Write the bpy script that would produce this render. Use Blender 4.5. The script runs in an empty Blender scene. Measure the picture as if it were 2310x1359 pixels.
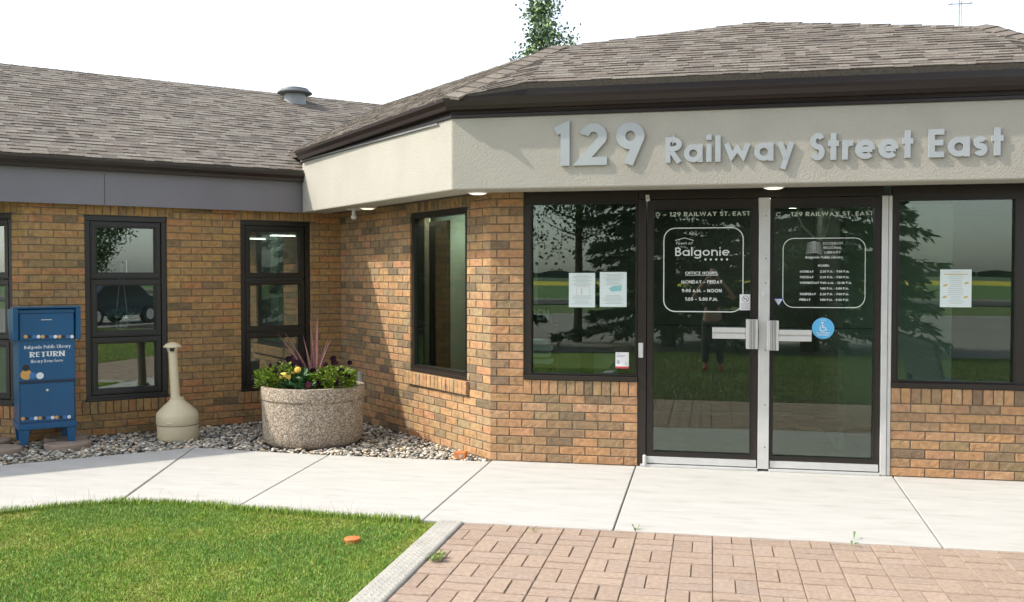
import bpy, bmesh, math, random
import numpy as np
from mathutils import Vector, noise
random.seed(7); RNG = np.random.default_rng(7)
R = math.radians; S = math.sqrt(.5)
sc = bpy.context.scene
COL = sc.collection

# ------------------------------------------------------------------ camera, sky, sun, exposure
cam = bpy.data.objects.new('camera', bpy.data.cameras.new('camera')); COL.objects.link(cam)
cam.location = (1.867, -8.115, 1.606)
cam.rotation_euler = (R(90-1.48), 0, R(11.653))
cam.data.sensor_width = 36; cam.data.lens = 2160.85/2310*36
cam.data.clip_end = 6000; cam.data.clip_start = .02
sc.camera = cam
LX, LY = 1.04, .26                       # sunlight travels (+LX,+LY,-1)
SUN_EL = math.atan(1/math.hypot(LX, LY)); SUN_AZ = math.atan2(-LX, -LY) % (2*math.pi)
w = bpy.data.worlds.new('World'); sc.world = w; w.use_nodes = True
nt = w.node_tree; nt.nodes.clear()
sky = nt.nodes.new('ShaderNodeTexSky'); sky.sky_type = 'NISHITA'; sky.sun_disc = False
sky.sun_elevation = SUN_EL; sky.sun_rotation = SUN_AZ; sky.dust_density = 1.6; sky.air_density = 1.0; sky.ozone_density = 1.0
hsv = nt.nodes.new('ShaderNodeHueSaturation'); hsv.inputs['Saturation'].default_value = .42
bg = nt.nodes.new('ShaderNodeBackground'); bg.inputs[1].default_value = .15
wo = nt.nodes.new('ShaderNodeOutputWorld')
nt.links.new(sky.outputs[0], hsv.inputs['Color']); nt.links.new(hsv.outputs[0], bg.inputs[0]); nt.links.new(bg.outputs[0], wo.inputs[0])
sl = bpy.data.lights.new('sun', 'SUN'); sl.energy = 2.0; sl.angle = R(.9); sl.color = (1, .93, .82)
so = bpy.data.objects.new('sun', sl); COL.objects.link(so)
so.rotation_euler = Vector((LX, LY, -1)).to_track_quat('-Z', 'Y').to_euler()
sc.view_settings.view_transform = 'Standard'; sc.view_settings.look = 'None'
sc.view_settings.exposure = 1.33; sc.view_settings.gamma = 1
sc.cycles.max_bounces = 8; sc.cycles.transparent_max_bounces = 12

# ------------------------------------------------------------------ helpers: frames, meshes, things
class Frame:
    def __init__(s, O, ux, n): s.O = np.array(O, float); s.ux = np.array(ux, float); s.n = np.array(n, float); s.uz = np.array((0, 0, 1.))
    def p(s, u, n, z): return tuple(s.O + s.ux*u + s.n*n + s.uz*z)
WORLD = Frame((0, 0, 0), (1, 0, 0), (0, 1, 0))
FAC = Frame((0, 0, 0), (1, 0, 0), (0, -1, 0))
ANG = Frame((0, 0, 0), (-S, S, 0), (-S, -S, 0))
L_ANG = 3.25
PC = np.array((-L_ANG*S, L_ANG*S, 0))
WING = Frame(PC, (-S, -S, 0), (S, -S, 0))
BEND = Frame(WING.p(3.28, 0, 0), (-1, 0, 0), (0, -1, 0))
RANG = Frame((4.6, 0, 0), (S, S, 0), (S, -S, 0))

class MB:
    def __init__(s): s.v = []; s.f = []; s.c = []
    def add(s, vs, fs, col=None):
        b = len(s.v); s.v += [tuple(map(float, x)) for x in vs]; s.f += [tuple(b+i for i in f) for f in fs]
        s.c += [col or (1, 1, 1)]*len(vs); return s
    def box(s, fr, u0, u1, n0, n1, z0, z1, col=None):
        P = [fr.p(u, n, z) for z in (z0, z1) for n in (n0, n1) for u in (u0, u1)]
        return s.add(P, [(0, 1, 3, 2), (4, 6, 7, 5), (0, 4, 5, 1), (2, 3, 7, 6), (0, 2, 6, 4), (1, 5, 7, 3)], col)
    def prism(s, fr, pts, n0, n1, col=None):         # polygon in (u,z), extruded along n
        k = len(pts); P = [fr.p(u, n1, z) for u, z in pts]+[fr.p(u, n0, z) for u, z in pts]
        F = [tuple(range(k)), tuple(range(2*k-1, k-1, -1))]+[(i, (i+1) % k, k+(i+1) % k, k+i) for i in range(k)]
        return s.add(P, F, col)
    def slab(s, pts, z0, z1, col=None):              # polygon in (x,y)
        k = len(pts); P = [(x, y, z1) for x, y in pts]+[(x, y, z0) for x, y in pts]
        F = [tuple(range(k)), tuple(range(2*k-1, k-1, -1))]+[(i, (i+1) % k, k+(i+1) % k, k+i) for i in range(k)]
        return s.add(P, F, col)
    def sweep(s, prof, path, col=None, cap=True):    # prof (a,b) pairs; path list of functions (a,b)->xyz
        k = len(prof); n = len(path); P = [fn(a, b) for fn in path for a, b in prof]; F = []
        for j in range(n-1):
            for i in range(k): F.append((j*k+i, j*k+(i+1) % k, (j+1)*k+(i+1) % k, (j+1)*k+i))
        if cap: F += [tuple(range(k)), tuple(range((n-1)*k, n*k))]
        return s.add(P, F, col)
    def tube(s, pts, r, seg=8, col=None):
        pts = [Vector(p) for p in pts]; rs = r if isinstance(r, (list, tuple)) else [r]*len(pts); P = []; F = []
        for i, p in enumerate(pts):
            d = (pts[min(i+1, len(pts)-1)]-pts[max(i-1, 0)]).normalized()
            a = d.orthogonal().normalized() if i == 0 else (a-d*a.dot(d)).normalized()
            b = d.cross(a)
            P += [p+(a*math.cos(t)+b*math.sin(t))*rs[i] for t in [2*math.pi*k/seg for k in range(seg)]]
        for j in range(len(pts)-1):
            for k in range(seg): F.append((j*seg+k, j*seg+(k+1) % seg, (j+1)*seg+(k+1) % seg, (j+1)*seg+k))
        F += [tuple(range(seg)), tuple(range((len(pts)-1)*seg, len(pts)*seg))]
        return s.add(P, F, col)
    def lathe(s, c, prof, seg=32, tilt=(0, 0), col=None):
        P = []; F = []
        for r, z in prof:
            for k in range(seg):
                t = 2*math.pi*k/seg; P.append((c[0]+r*math.cos(t)+tilt[0]*z, c[1]+r*math.sin(t)+tilt[1]*z, c[2]+z))
        n = len(prof)
        for j in range(n-1):
            for k in range(seg): F.append((j*seg+k, j*seg+(k+1) % seg, (j+1)*seg+(k+1) % seg, (j+1)*seg+k))
        if prof[0][0] > 0: F.append(tuple(range(seg)))
        if prof[-1][0] > 0: F.append(tuple(range((n-1)*seg, n*seg)))
        return s.add(P, F, col)
    def disc(s, fr, u, z, r, n0, n1, seg=24, col=None):
        return s.prism(fr, [(u+r*math.cos(2*math.pi*k/seg), z+r*math.sin(2*math.pi*k/seg)) for k in range(seg)], n0, n1, col)
    def build(s, name, mat, parent=None, origin=None, smooth=False, bevel=0, fix=True, hue=False):
        root = parent
        while root is not None and root.parent: root = root.parent
        if origin is None: origin = root.location if root else (0, 0, 0)
        o3 = np.array(tuple(origin), float)
        V = np.array(s.v, float)-o3
        m = bpy.data.meshes.new(name); m.from_pydata(V.tolist(), [], s.f)
        if hue:
            at = m.attributes.new('hue', 'FLOAT_COLOR', 'POINT')
            at.data.foreach_set('color', np.hstack([np.array(s.c, float), np.ones((len(s.c), 1))]).ravel())
        if fix or bevel:
            bm = bmesh.new(); bm.from_mesh(m)
            if fix: bmesh.ops.recalc_face_normals(bm, faces=bm.faces)
            bm.to_mesh(m); bm.free()
        if smooth: m.polygons.foreach_set('use_smooth', [True]*len(m.polygons))
        m.materials.append(mat)
        o = bpy.data.objects.new(name, m); COL.objects.link(o)
        if parent is not None: o.parent = parent
        else: o.location = origin
        if bevel:
            b = o.modifiers.new('bevel', 'BEVEL'); b.width = bevel; b.segments = 2; b.limit_method = 'ANGLE'; b.angle_limit = R(40)
        if smooth and not hue:
            try: m.set_sharp_from_angle(angle=R(38))
            except Exception: pass
        return o
def tag(o, label=None, cat=None, group=None, kind=None):
    if label: o['label'] = label
    if cat: o['category'] = cat
    if group: o['group'] = group
    if kind: o['kind'] = kind
    return o
def thing(name, label, cat, loc=(0, 0, 0), group=None):
    o = bpy.data.objects.new(name, None); COL.objects.link(o); o.location = loc; o.empty_display_size = .1
    return tag(o, label, cat, group)
def struct(o): o['kind'] = 'structure'; return o
def fast_mesh(name, V, F, mat, cols=None, origin=(0, 0, 0), parent=None, smooth=False):
    V = np.asarray(V, np.float64)
    if parent is not None:
        root = parent
        while root.parent: root = root.parent
        origin = tuple(root.location)
    V = V-np.array(origin)
    F = np.asarray(F, np.int32); k = F.shape[1]; m = bpy.data.meshes.new(name)
    m.vertices.add(len(V)); m.vertices.foreach_set('co', V.ravel())
    m.loops.add(F.size); m.loops.foreach_set('vertex_index', F.ravel())
    m.polygons.add(len(F)); m.polygons.foreach_set('loop_start', np.arange(0, F.size, k)); m.polygons.foreach_set('loop_total', np.full(len(F), k))
    if smooth: m.polygons.foreach_set('use_smooth', np.ones(len(F), bool))
    m.update(calc_edges=True)
    if cols is not None:
        at = m.attributes.new('hue', 'FLOAT_COLOR', 'POINT'); at.data.foreach_set('color', np.hstack([np.asarray(cols, float), np.ones((len(V), 1))]).ravel())
    m.materials.append(mat); o = bpy.data.objects.new(name, m); COL.objects.link(o)
    if parent is not None: o.parent = parent
    else: o.location = origin
    return o

# ------------------------------------------------------------------ materials
MATS = {}
def mat(name, col=(.5, .5, .5), rough=.6, metal=0, hue=False, var=.12, vscale=6, bump=0, bscale=80, spec=.5, spots=None, stretch=None, emit=0, detail=4, coat=0):
    if name in MATS: return MATS[name]
    m = bpy.data.materials.new(name); m.use_nodes = True; MATS[name] = m
    t = m.node_tree; N = t.nodes; K = t.links; N.clear()
    out = N.new('ShaderNodeOutputMaterial'); b = N.new('ShaderNodeBsdfPrincipled'); K.new(b.outputs[0], out.inputs[0])
    b.inputs['Roughness'].default_value = rough; b.inputs['Metallic'].default_value = metal; b.inputs['Specular IOR Level'].default_value = spec
    b.inputs['Coat Weight'].default_value = coat
    tc = N.new('ShaderNodeTexCoord'); vec = tc.outputs['Object']
    if stretch:
        mp = N.new('ShaderNodeMapping'); mp.inputs['Scale'].default_value = stretch[:3]
        if len(stretch) > 3: mp.inputs['Rotation'].default_value = (0, 0, stretch[3])
        K.new(vec, mp.inputs[0]); vec = mp.outputs[0]
    if hue:
        a = N.new('ShaderNodeAttribute'); a.attribute_name = 'hue'; base = a.outputs['Color']
        src = N.new('ShaderNodeMix'); src.data_type = 'RGBA'; src.blend_type = 'MULTIPLY'; src.inputs[0].default_value = 1; K.new(base, src.inputs[6]); src.inputs[7].default_value = (*col, 1); base = src.outputs[2]
    else:
        r = N.new('ShaderNodeRGB'); r.outputs[0].default_value = (*col, 1); base = r.outputs[0]
    if var:
        n = N.new('ShaderNodeTexNoise'); n.inputs['Scale'].default_value = vscale; n.inputs['Detail'].default_value = detail; K.new(vec, n.inputs['Vector'])
        mr = N.new('ShaderNodeMapRange'); mr.inputs[1].default_value = .3; mr.inputs[2].default_value = .7; mr.inputs[3].default_value = 1-var; mr.inputs[4].default_value = 1+var; K.new(n.outputs[0], mr.inputs[0])
        mx = N.new('ShaderNodeMix'); mx.data_type = 'RGBA'; mx.blend_type = 'MULTIPLY'; mx.inputs[0].default_value = 1; K.new(base, mx.inputs[6]); K.new(mr.outputs[0], mx.inputs[7]); base = mx.outputs[2]
    if spots:      # (scale, colour, threshold, amount) irregular stains
        n = N.new('ShaderNodeTexNoise'); n.inputs['Scale'].default_value = spots[0]; n.inputs['Detail'].default_value = 6; K.new(vec, n.inputs['Vector'])
        mr = N.new('ShaderNodeMapRange'); mr.inputs[1].default_value = spots[2]; mr.inputs[2].default_value = spots[2]+.12; mr.inputs[4].default_value = spots[3]; K.new(n.outputs[0], mr.inputs[0])
        mx = N.new('ShaderNodeMix'); mx.data_type = 'RGBA'; K.new(mr.outputs[0], mx.inputs[0]); K.new(base, mx.inputs[6]); mx.inputs[7].default_value = (*spots[1], 1); base = mx.outputs[2]
    K.new(base, b.inputs['Base Color'])
    if bump:
        n = N.new('ShaderNodeTexNoise'); n.inputs['Scale'].default_value = bscale; n.inputs['Detail'].default_value = 3; K.new(vec, n.inputs['Vector'])
        bp = N.new('ShaderNodeBump'); bp.inputs['Strength'].default_value = bump; bp.inputs['Distance'].default_value = .01; K.new(n.outputs[0], bp.inputs['Height']); K.new(bp.outputs[0], b.inputs['Normal'])
    if emit: b.inputs['Emission Color'].default_value = (*col, 1); b.inputs['Emission Strength'].default_value = emit
    return m
def glass_mat(name, tint, refl):
    m = bpy.data.materials.new(name); m.use_nodes = True; t = m.node_tree; N = t.nodes; K = t.links; N.clear(); MATS[name] = m
    out = N.new('ShaderNodeOutputMaterial'); tr = N.new('ShaderNodeBsdfTransparent'); tr.inputs[0].default_value = (*tint, 1)
    gl = N.new('ShaderNodeBsdfGlossy'); gl.inputs['Roughness'].default_value = .0; gl.inputs[0].default_value = (.93, 1, .96, 1)
    fr = N.new('ShaderNodeLayerWeight'); fr.inputs[0].default_value = .5
    pw = N.new('ShaderNodeMath'); pw.operation = 'POWER'; pw.inputs[1].default_value = 4.2; K.new(fr.outputs['Facing'], pw.inputs[0])
    mr = N.new('ShaderNodeMapRange'); mr.inputs[3].default_value = refl; mr.inputs[4].default_value = 1; K.new(pw.outputs[0], mr.inputs[0])
    nz = N.new('ShaderNodeTexNoise'); nz.inputs['Scale'].default_value = 1.3; nz.inputs['Detail'].default_value = 0
    tc = N.new('ShaderNodeTexCoord'); K.new(tc.outputs['Object'], nz.inputs['Vector'])
    bp = N.new('ShaderNodeBump'); bp.inputs['Strength'].default_value = .02; bp.inputs['Distance'].default_value = .05; K.new(nz.outputs[0], bp.inputs['Height']); K.new(bp.outputs[0], gl.inputs['Normal'])
    mx = N.new('ShaderNodeMixShader'); K.new(mr.outputs[0], mx.inputs[0]); K.new(tr.outputs[0], mx.inputs[1]); K.new(gl.outputs[0], mx.inputs[2]); K.new(mx.outputs[0], out.inputs[0])
    return m
GLASS = glass_mat('tinted_glass', (.74, .82, .76), .085)
GLASS_W = glass_mat('window_glass', (.72, .78, .76), .13)
M_BRICK = mat('brick', (1, 1, 1), .85, hue=True, var=.22, vscale=22, bump=.5, bscale=70, spots=(9, (.09, .075, .06), .60, .45), detail=6)
M_MORTAR = mat('mortar', (.19, .155, .11), .95, var=.15, vscale=12, bump=.4)
M_STUCCO = mat('stucco', (.385, .368, .315), .9, var=.05, vscale=2.2, bump=.42, bscale=85, spots=(1.6, (.33, .31, .26), .62, .35), stretch=(1, 1, .85))
M_BROWN = mat('brown_metal', (.022, .0145, .0125), .38, var=.08, vscale=4, spec=.5)
M_FASCIA = mat('grey_metal', (.185, .175, .195), .45, var=.05, vscale=2)
M_FRAME = mat('dark_frame', (.012, .011, .009), .35, var=.1, vscale=5)
M_FRAMEB = mat('bronze_frame', (.021, .0155, .012), .38, var=.1, vscale=5)
M_ALU = mat('aluminium', (.62, .62, .60), .38, metal=.35, var=.06, vscale=8)
M_WHITEM = mat('white_metal', (.6, .62, .62), .4, var=.05)
M_SOFFIT = mat('soffit', (.075, .055, .045), .6, var=.1)
M_SHINGLE = mat('shingle', (.9, .9, .88), .95, hue=True, var=.22, vscale=45, bump=.6, bscale=300)
M_CONC = mat('concrete', (.455, .445, .415), .9, var=.06, vscale=2.3, bump=.22, bscale=160, spots=(3.1, (.34, .325, .29), .56, .42), stretch=(1, 3.5, 1))
M_CURB = mat('cast_concrete', (.375, .36, .32), .9, var=.12, vscale=9, bump=.5, bscale=120)
M_PAVER = mat('paver', (1, 1, 1), .93, hue=True, var=.16, vscale=38, bump=.7, bscale=190, spots=(2.2, (.33, .25, .18), .68, .3), detail=6)
M_SAND = mat('joint_sand', (.20, .15, .11), .95, var=.2)
M_SOIL = mat('soil', (.07, .05, .035), .95, var=.3, vscale=30, bump=.8, bscale=60)
M_PEB = mat('pebble', (1.18, 1.16, 1.1), .8, hue=True, var=.2, vscale=40, bump=.2, bscale=120)
M_LEAF = mat('leaf', (1, 1, 1), .5, hue=True, var=.15, vscale=9, spec=.3)
M_PETAL = mat('petal', (1, 1, 1), .9, hue=True, var=0, spec=.08)
M_PLANTER = None
def speckle():
    m = mat('exposed_aggregate', (.50, .41, .30), .85, var=.18, vscale=14, bump=1.0, bscale=150)
    t = m.node_tree; N = t.nodes; K = t.links; b = [n for n in N if n.type == 'BSDF_PRINCIPLED'][0]
    tc = N.new('ShaderNodeTexCoord'); vo = N.new('ShaderNodeTexVoronoi'); vo.inputs['Scale'].default_value = 105; K.new(tc.outputs['Object'], vo.inputs['Vector'])
    cr = N.new('ShaderNodeValToRGB'); sp = N.new('ShaderNodeSeparateColor'); K.new(vo.outputs['Color'], sp.inputs[0]); K.new(sp.outputs[0], cr.inputs[0])
    e = cr.color_ramp.elements; e[0].color = (.04, .03, .022, 1); e[1].color = (.75, .68, .56, 1)
    for p, c in ((.28, (.13, .10, .08, 1)), (.5, (.33, .24, .17, 1)), (.78, (.42, .36, .29, 1))):
        x = e.new(p); x.color = c
    old = b.inputs['Base Color'].links[0].from_socket
    mx = N.new('ShaderNodeMix'); mx.data_type = 'RGBA'; mx.inputs[0].default_value = .7; K.new(old, mx.inputs[6]); K.new(cr.outputs[0], mx.inputs[7]); K.new(mx.outputs[2], b.inputs['Base Color'])
    return m
M_PLANTER = speckle()

# ------------------------------------------------------------------ a geometric stroke alphabet
def arc(cx, cy, rx, ry, a0, a1, n=None):
    n = n or max(4, int(abs(a1-a0)/18))
    return [(cx+rx*math.cos(R(a0+(a1-a0)*i/n)), cy+ry*math.sin(R(a0+(a1-a0)*i/n))) for i in range(n+1)]
def glyph(ch, w):
    h = w/2; K = w*1.08; xh = .70; Ro = xh/2; r = Ro-h; D = 2*Ro; g = .12
    def Scurve(W, H, z=0):
        ry = (H-w)/4; rx = W/2-h
        return arc(W/2, z+H-h-ry, rx, ry, 25, 270)+arc(W/2, z+h+ry, rx, ry, 90, -155)[1:]
    lo = {
     'a': ([arc(Ro, Ro, r, r, 0, 360), [(D-h, 0), (D-h, xh)]], D), 'b': ([arc(Ro, Ro, r, r, 0, 360), [(h, 0), (h, 1.03)]], D),
     'c': ([arc(Ro, Ro, r, r, 45, 315)], D*.86), 'd': ([arc(Ro, Ro, r, r, 0, 360), [(D-h, 0), (D-h, 1.03)]], D),
     'e': ([arc(Ro, Ro, r, r, -4, 318), [(h, Ro), (D-h, Ro)]], D), 'f': ([arc(.34, 1.03-h-.13, .13, .13, 70, 180)+[(.21, 0)], [(.03, xh-h), (.40, xh-h)]], .36),
     'g': ([arc(Ro, Ro, r, r, 0, 360), [(D-h, xh)]+arc(Ro, -.04, r, .22, 0, -155)], D), 'h': ([[(h, 0), (h, 1.03)], arc(Ro*.9, xh-h-(Ro*.9-h), Ro*.9-h, Ro*.9-h, 180, 0)+[(D*.9-h, 0)]], D*.9),
     'i': ([[(h, 0), (h, xh)], [(h, .86), (h, .86+w*1.05)]], w), 'l': ([[(h, 0), (h, 1.03)]], w), 'k': ([[(h, 0), (h, 1.03)], [(.5, xh), (h+.03, .32)], [(.17, .4), (.53, 0)]], .54),
     'm': ([[(h, 0), (h, xh)]] + [arc(x, xh-h-.17, .17, .17, 180, 0)+[(x+.17, 0)] for x in (h+.17, h+.51)], .68+w),
     'n': ([[(h, 0), (h, xh)], arc(Ro*.9, xh-h-(Ro*.9-h), Ro*.9-h, Ro*.9-h, 180, 0)+[(D*.9-h, 0)]], D*.9), 'o': ([arc(Ro, Ro, r, r, 0, 360)], D),
     'r': ([[(h, 0), (h, xh)], arc(h+.22, xh-h-.2, .21, .2, 175, 70)], .34), 's': ([Scurve(.44, xh)], .44), 't': ([[(.19, 0), (.19, .98)], [(0, xh-h), (.38, xh-h)]], .38),
     'u': ([[(h, xh)]+arc(Ro*.9, Ro*.9, Ro*.9-h, Ro*.9-h, 180, 360)+[(D*.9-h, xh)], [(D*.9-h, 0), (D*.9-h, xh)]], D*.9),
     'w': ([[(h*.9, xh), (.27, K*.93), (.48, xh-K*.93), (.69, K*.93), (.96-h*.9, xh)]], .96), 'y': ([[(h, xh), (.33, .08)], [(.62-h, xh), (.2, -.32)]], .60),
     'T': ([[(0, 1-h), (.56, 1-h)], [(.28, 0), (.28, 1-w)]], .56), 'I': ([[(h, 0), (h, 1)]], w), 'L': ([[(h, 1), (h, h), (.46, h)]], .46),
     'E': ([[(.5, h), (h, h), (h, 1-h), (.5, 1-h)], [(w, .52), (.47, .52)]], .5), 'F': ([[(h, 0), (h, 1-h), (.48, 1-h)], [(w, .52), (.45, .52)]], .48),
     'H': ([[(h, 0), (h, 1)], [(.66-h, 0), (.66-h, 1)], [(w, .52), (.66-w, .52)]], .66), 'N': ([[(h, 0), (h, 1)], [(h, 1-h*.3), (.7-h, h*.3)], [(.7-h, 0), (.7-h, 1)]], .7),
     'M': ([[(h, 0), (.10+h, 1-K*.7), (.45, K*.9), (.80-h, 1-K*.7), (.90-h, 0)]], .90), 'W': ([[(h, 1), (.28, K*.9), (.53, 1-K*.9), (.78, K*.9), (1.06-h, 1)]], 1.06),
     'A': ([[(h*.9, 0), (.37, 1-K), (.74-h*.9, 0)], [(.17, .32), (.57, .32)]], .74), 'V': ([[(h, 1), (.35, K), (.7-h, 1)]], .7), 'Y': ([[(h, 1), (.32, .46), (.64-h, 1)], [(.32, 0), (.32, .46)]], .64),
     'O': ([arc(.48, .5, .48-h, .5-h, 0, 360)], .96), 'C': ([arc(.47, .5, .47-h, .5-h, 42, 318)], .84), 'G': ([arc(.48, .5, .48-h, .5-h, 42, 350)+[(.52, .42)]], .94),
     'U': ([[(h, 1), (h, .3)]+arc(.31, .3, .31-h, .3-h, 180, 360)+[(.62-h, 1)]], .62), 'D': ([[(h, 0), (h, 1)], [(h, 1-h), (.26, 1-h)]+arc(.26, .5, .42-h, .5-h, 90, -90)+[(h, h)]], .68),
     'B': ([[(h, 0), (h, 1)], [(h, 1-h), (.27, 1-h)]+arc(.27, .75-h*.25, .2, .25-h*.75, 90, -90)+[(h, .51)], [(.27, .51)]+arc(.29, .265, .24, .265-h, 90, -90)+[(h, h)]], .56),
     'P': ([[(h, 0), (h, 1)], [(h, 1-h), (.28, 1-h)]+arc(.28, .72, .25, .28-h, 90, -90)+[(h, .44+h)]], .55), 'R': ([[(h, 0), (h, 1)], [(h, 1-h), (.28, 1-h)]+arc(.28, .72, .25, .28-h, 90, -90)+[(h, .44+h)], [(.24, .44), (.53, 0)]], .57),
     'S': ([Scurve(.52, 1)], .52), 'K': ([[(h, 0), (h, 1)], [(.55, 1), (h+.03, .48)], [(.2, .55), (.58, 0)]], .6),
     '0': ([arc(.29, .5, .29-h, .5-h, 0, 360)], .58), '1': ([[(.06, .84), (.27, .94), (.27, 0)]], .4), '2': ([arc(.29, .70, .29-h, .3-h, 170, -28)+[(.05, h), (.58, h)]], .58),
     '3': ([arc(.27, .74, .23-h*.4, .26-h, 150, -90), arc(.27, .27, .27-h*.4, .27-h, 90, -155)], .56), '5': ([[(.52, 1-h), (.16, 1-h), (.10, .58)]+arc(.26, .32, .30-h, .32-h, 118, -140)], .57),
     '7': ([[(0, 1-h), (.52, 1-h), (.16, 0)]], .54), '9': ([arc(.30, .68, .30-h, .32-h, 0, 360), [(.60-h*1.2, .60), (.26, 0)]], .60),
     '.': ([[(h, 0), (h, w*1.15)]], w), ':': ([[(h, 0), (h, w*1.15)], [(h, .45), (h, .45+w*1.15)]], w), '-': ([[(.02, .36), (.26, .36)]], .28), '\u2013': ([[(0, .36), (.5, .36)]], .5),
    }
    return lo[ch]
def ribbon(mb, fr, pts, w, n0, n1, tf, wx=1.0, col=None):
    """a stroke of width w along pts (glyph space), mapped by tf to (u,z); wx < 1 thins horizontal strokes"""
    closed = len(pts) > 3 and math.hypot(pts[0][0]-pts[-1][0], pts[0][1]-pts[-1][1]) < 1e-6
    if closed: pts = pts[:-1]
    k = len(pts); Lp = []; Rp = []
    for i in range(k):
        a = pts[i-1] if (closed or i) else None; b = pts[i]; c = pts[(i+1) % k] if (closed or i < k-1) else None
        def dr(p, q): d = (q[0]-p[0], q[1]-p[1]); l = math.hypot(*d) or 1; return (d[0]/l, d[1]/l)
        d1 = dr(a, b) if a else dr(b, c); d2 = dr(b, c) if c else d1
        t = (d1[0]+d2[0], d1[1]+d2[1]); l = math.hypot(*t) or 1; t = (t[0]/l, t[1]/l)
        cs = max(.42, t[0]*d1[0]+t[1]*d1[1]); hw = w/2/cs
        if wx != 1: hw *= wx+(1-wx)*abs(t[1])**1.5
        Lp.append((b[0]-t[1]*hw, b[1]+t[0]*hw)); Rp.append((b[0]+t[1]*hw, b[1]-t[0]*hw))
    n = k; segs = range(n if closed else n-1)
    P = [fr.p(tf(*q)[0], n1, tf(*q)[1]) for q in Lp+Rp]
    F = [(i, n+i, n+(i+1) % n, (i+1) % n) for i in segs]
    if n1-n0 > 1e-4:
        P += [fr.p(tf(*q)[0], n0, tf(*q)[1]) for q in Lp+Rp]
        for i in segs:
            j = (i+1) % n; F += [(i, j, 2*n+j, 2*n+i), (n+i, 3*n+i, 3*n+j, n+j)]
        if not closed: F += [(0, 2*n, 3*n, n), (n-1, 2*n-1, 4*n-1, 3*n-1)]
    mb.add(P, F, col)
def text(mb, fr, s, u0, u1, z0, H, w=.13, n0=.0, n1=.0, slant=0, serif=False, gap=.13, z1=None, col=None):
    x = 0; items = []
    for ch in s:
        if ch == ' ': x += .36; continue
        st, adv = glyph(ch, w); items.append((x, st, ch)); x += adv+gap
    tot = x-gap; sx = (u1-u0)/tot; i = 0
    for x, st, ch in items:
        cb = (x+.3)/tot
        for pts in st:
            off = (i % 4)*(.0003 if n1-n0 > .001 else .00012); i += 1
            zb = z0+((z1-z0)*cb if z1 is not None else 0)
            tf = lambda a, b, x=x, zb=zb: (u0+(x+a+slant*b)*sx, zb+b*H)
            ribbon(mb, fr, pts, w, n0, n1+off, tf, .45 if serif else 1, col)
            if serif and len(pts) >= 2:
                for e, f in ((pts[0], pts[1]), (pts[-1], pts[-2])):
                    if abs(e[0]-f[0]) < .35*abs(e[1]-f[1]) and (abs(e[1]) < .06 or e[1] > .6):
                        zz = min(e[1], .97) if e[1] > .5 else .03
                        i += 1; ribbon(mb, fr, [(e[0]-w*.95, zz), (e[0]+w*.95, zz)], .055, n0, n1+.0005+(i % 4)*.0001, tf, 1, col)
def rrect(mb, fr, u0, u1, z0, z1, rad, w, n1):
    pts = arc(u1-rad, z1-rad, rad, rad, 0, 90, 8)+arc(u0+rad, z1-rad, rad, rad, 90, 180, 8)+arc(u0+rad, z0+rad, rad, rad, 180, 270, 8)+arc(u1-rad, z0+rad, rad, rad, 270, 360, 8)
    pts.append(pts[0]); ribbon(mb, fr, pts, w, n1, n1, lambda a, b: (a, b))

# ------------------------------------------------------------------ brickwork
PAL_F = [((.41, .228, .108), 4), ((.37, .218, .108), 4), ((.25, .165, .09), 2.6), ((.30, .195, .10), 2.4), ((.41, .25, .13), 2), ((.19, .13, .075), .9)]
PAL_W = [((.39, .225, .085), 5), ((.36, .215, .088), 5), ((.27, .175, .078), 2), ((.41, .20, .08), 2), ((.185, .125, .066), .7), ((.32, .205, .09), 2.4)]
PAL_A = [((.40, .23, .105), 4), ((.36, .22, .108), 4), ((.235, .16, .085), 2.2), ((.41, .215, .105), 1.6), ((.17, .12, .07), .8), ((.32, .22, .115), 2)]
CH = .0735; BL = .2205; J = .0095
def pick(pal):
    c = random.choices([p[0] for p in pal], [p[1] for p in pal])[0]; k = random.uniform(.92, 1.08); return tuple(x*k*random.uniform(.96, 1.04) for x in c)
def brick(mb, fr, u0, u1, z0, z1, pal, proud=0., depth=.1, rough=.0028):
    c = pick(pal); e = .0035; nu = max(2, int((u1-u0)/.035)); nz = 2 if z1-z0 < .09 else 3; ph = random.uniform(0, 99)
    us = [u0, u0+e]+[u0+(u1-u0)*i/nu for i in range(1, nu)]+[u1-e, u1]; zs = [z0, z0+e]+[z0+(z1-z0)*i/nz for i in range(1, nz)]+[z1-e, z1]
    P = []; W = len(us); Hh = len(zs)
    for j, z in enumerate(zs):
        for i, u in enumerate(us):
            edge = i in (0, W-1) or j in (0, Hh-1)
            n = proud+(-.0035 if edge else rough*(noise.noise(Vector((u*24+ph, z*30, ph)))*1.3-.2))
            P.append(fr.p(u, n, z))
    F = [(j*W+i, j*W+i+1, (j+1)*W+i+1, (j+1)*W+i) for j in range(Hh-1) for i in range(W-1)]
    b = len(P); P += [fr.p(u, -depth, z) for z in (z0, z1) for u in (u0, u1)]; c4 = (0, W-1, (Hh-1)*W, Hh*W-1)
    F += [tuple(range(W))+(b+1, b), tuple(range((Hh-1)*W, Hh*W))+(b+3, b+2), tuple(j*W for j in range(Hh))+(b+2, b), tuple(j*W+W-1 for j in range(Hh))+(b+3, b+1)]
    mb.add(P, F, c)
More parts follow.
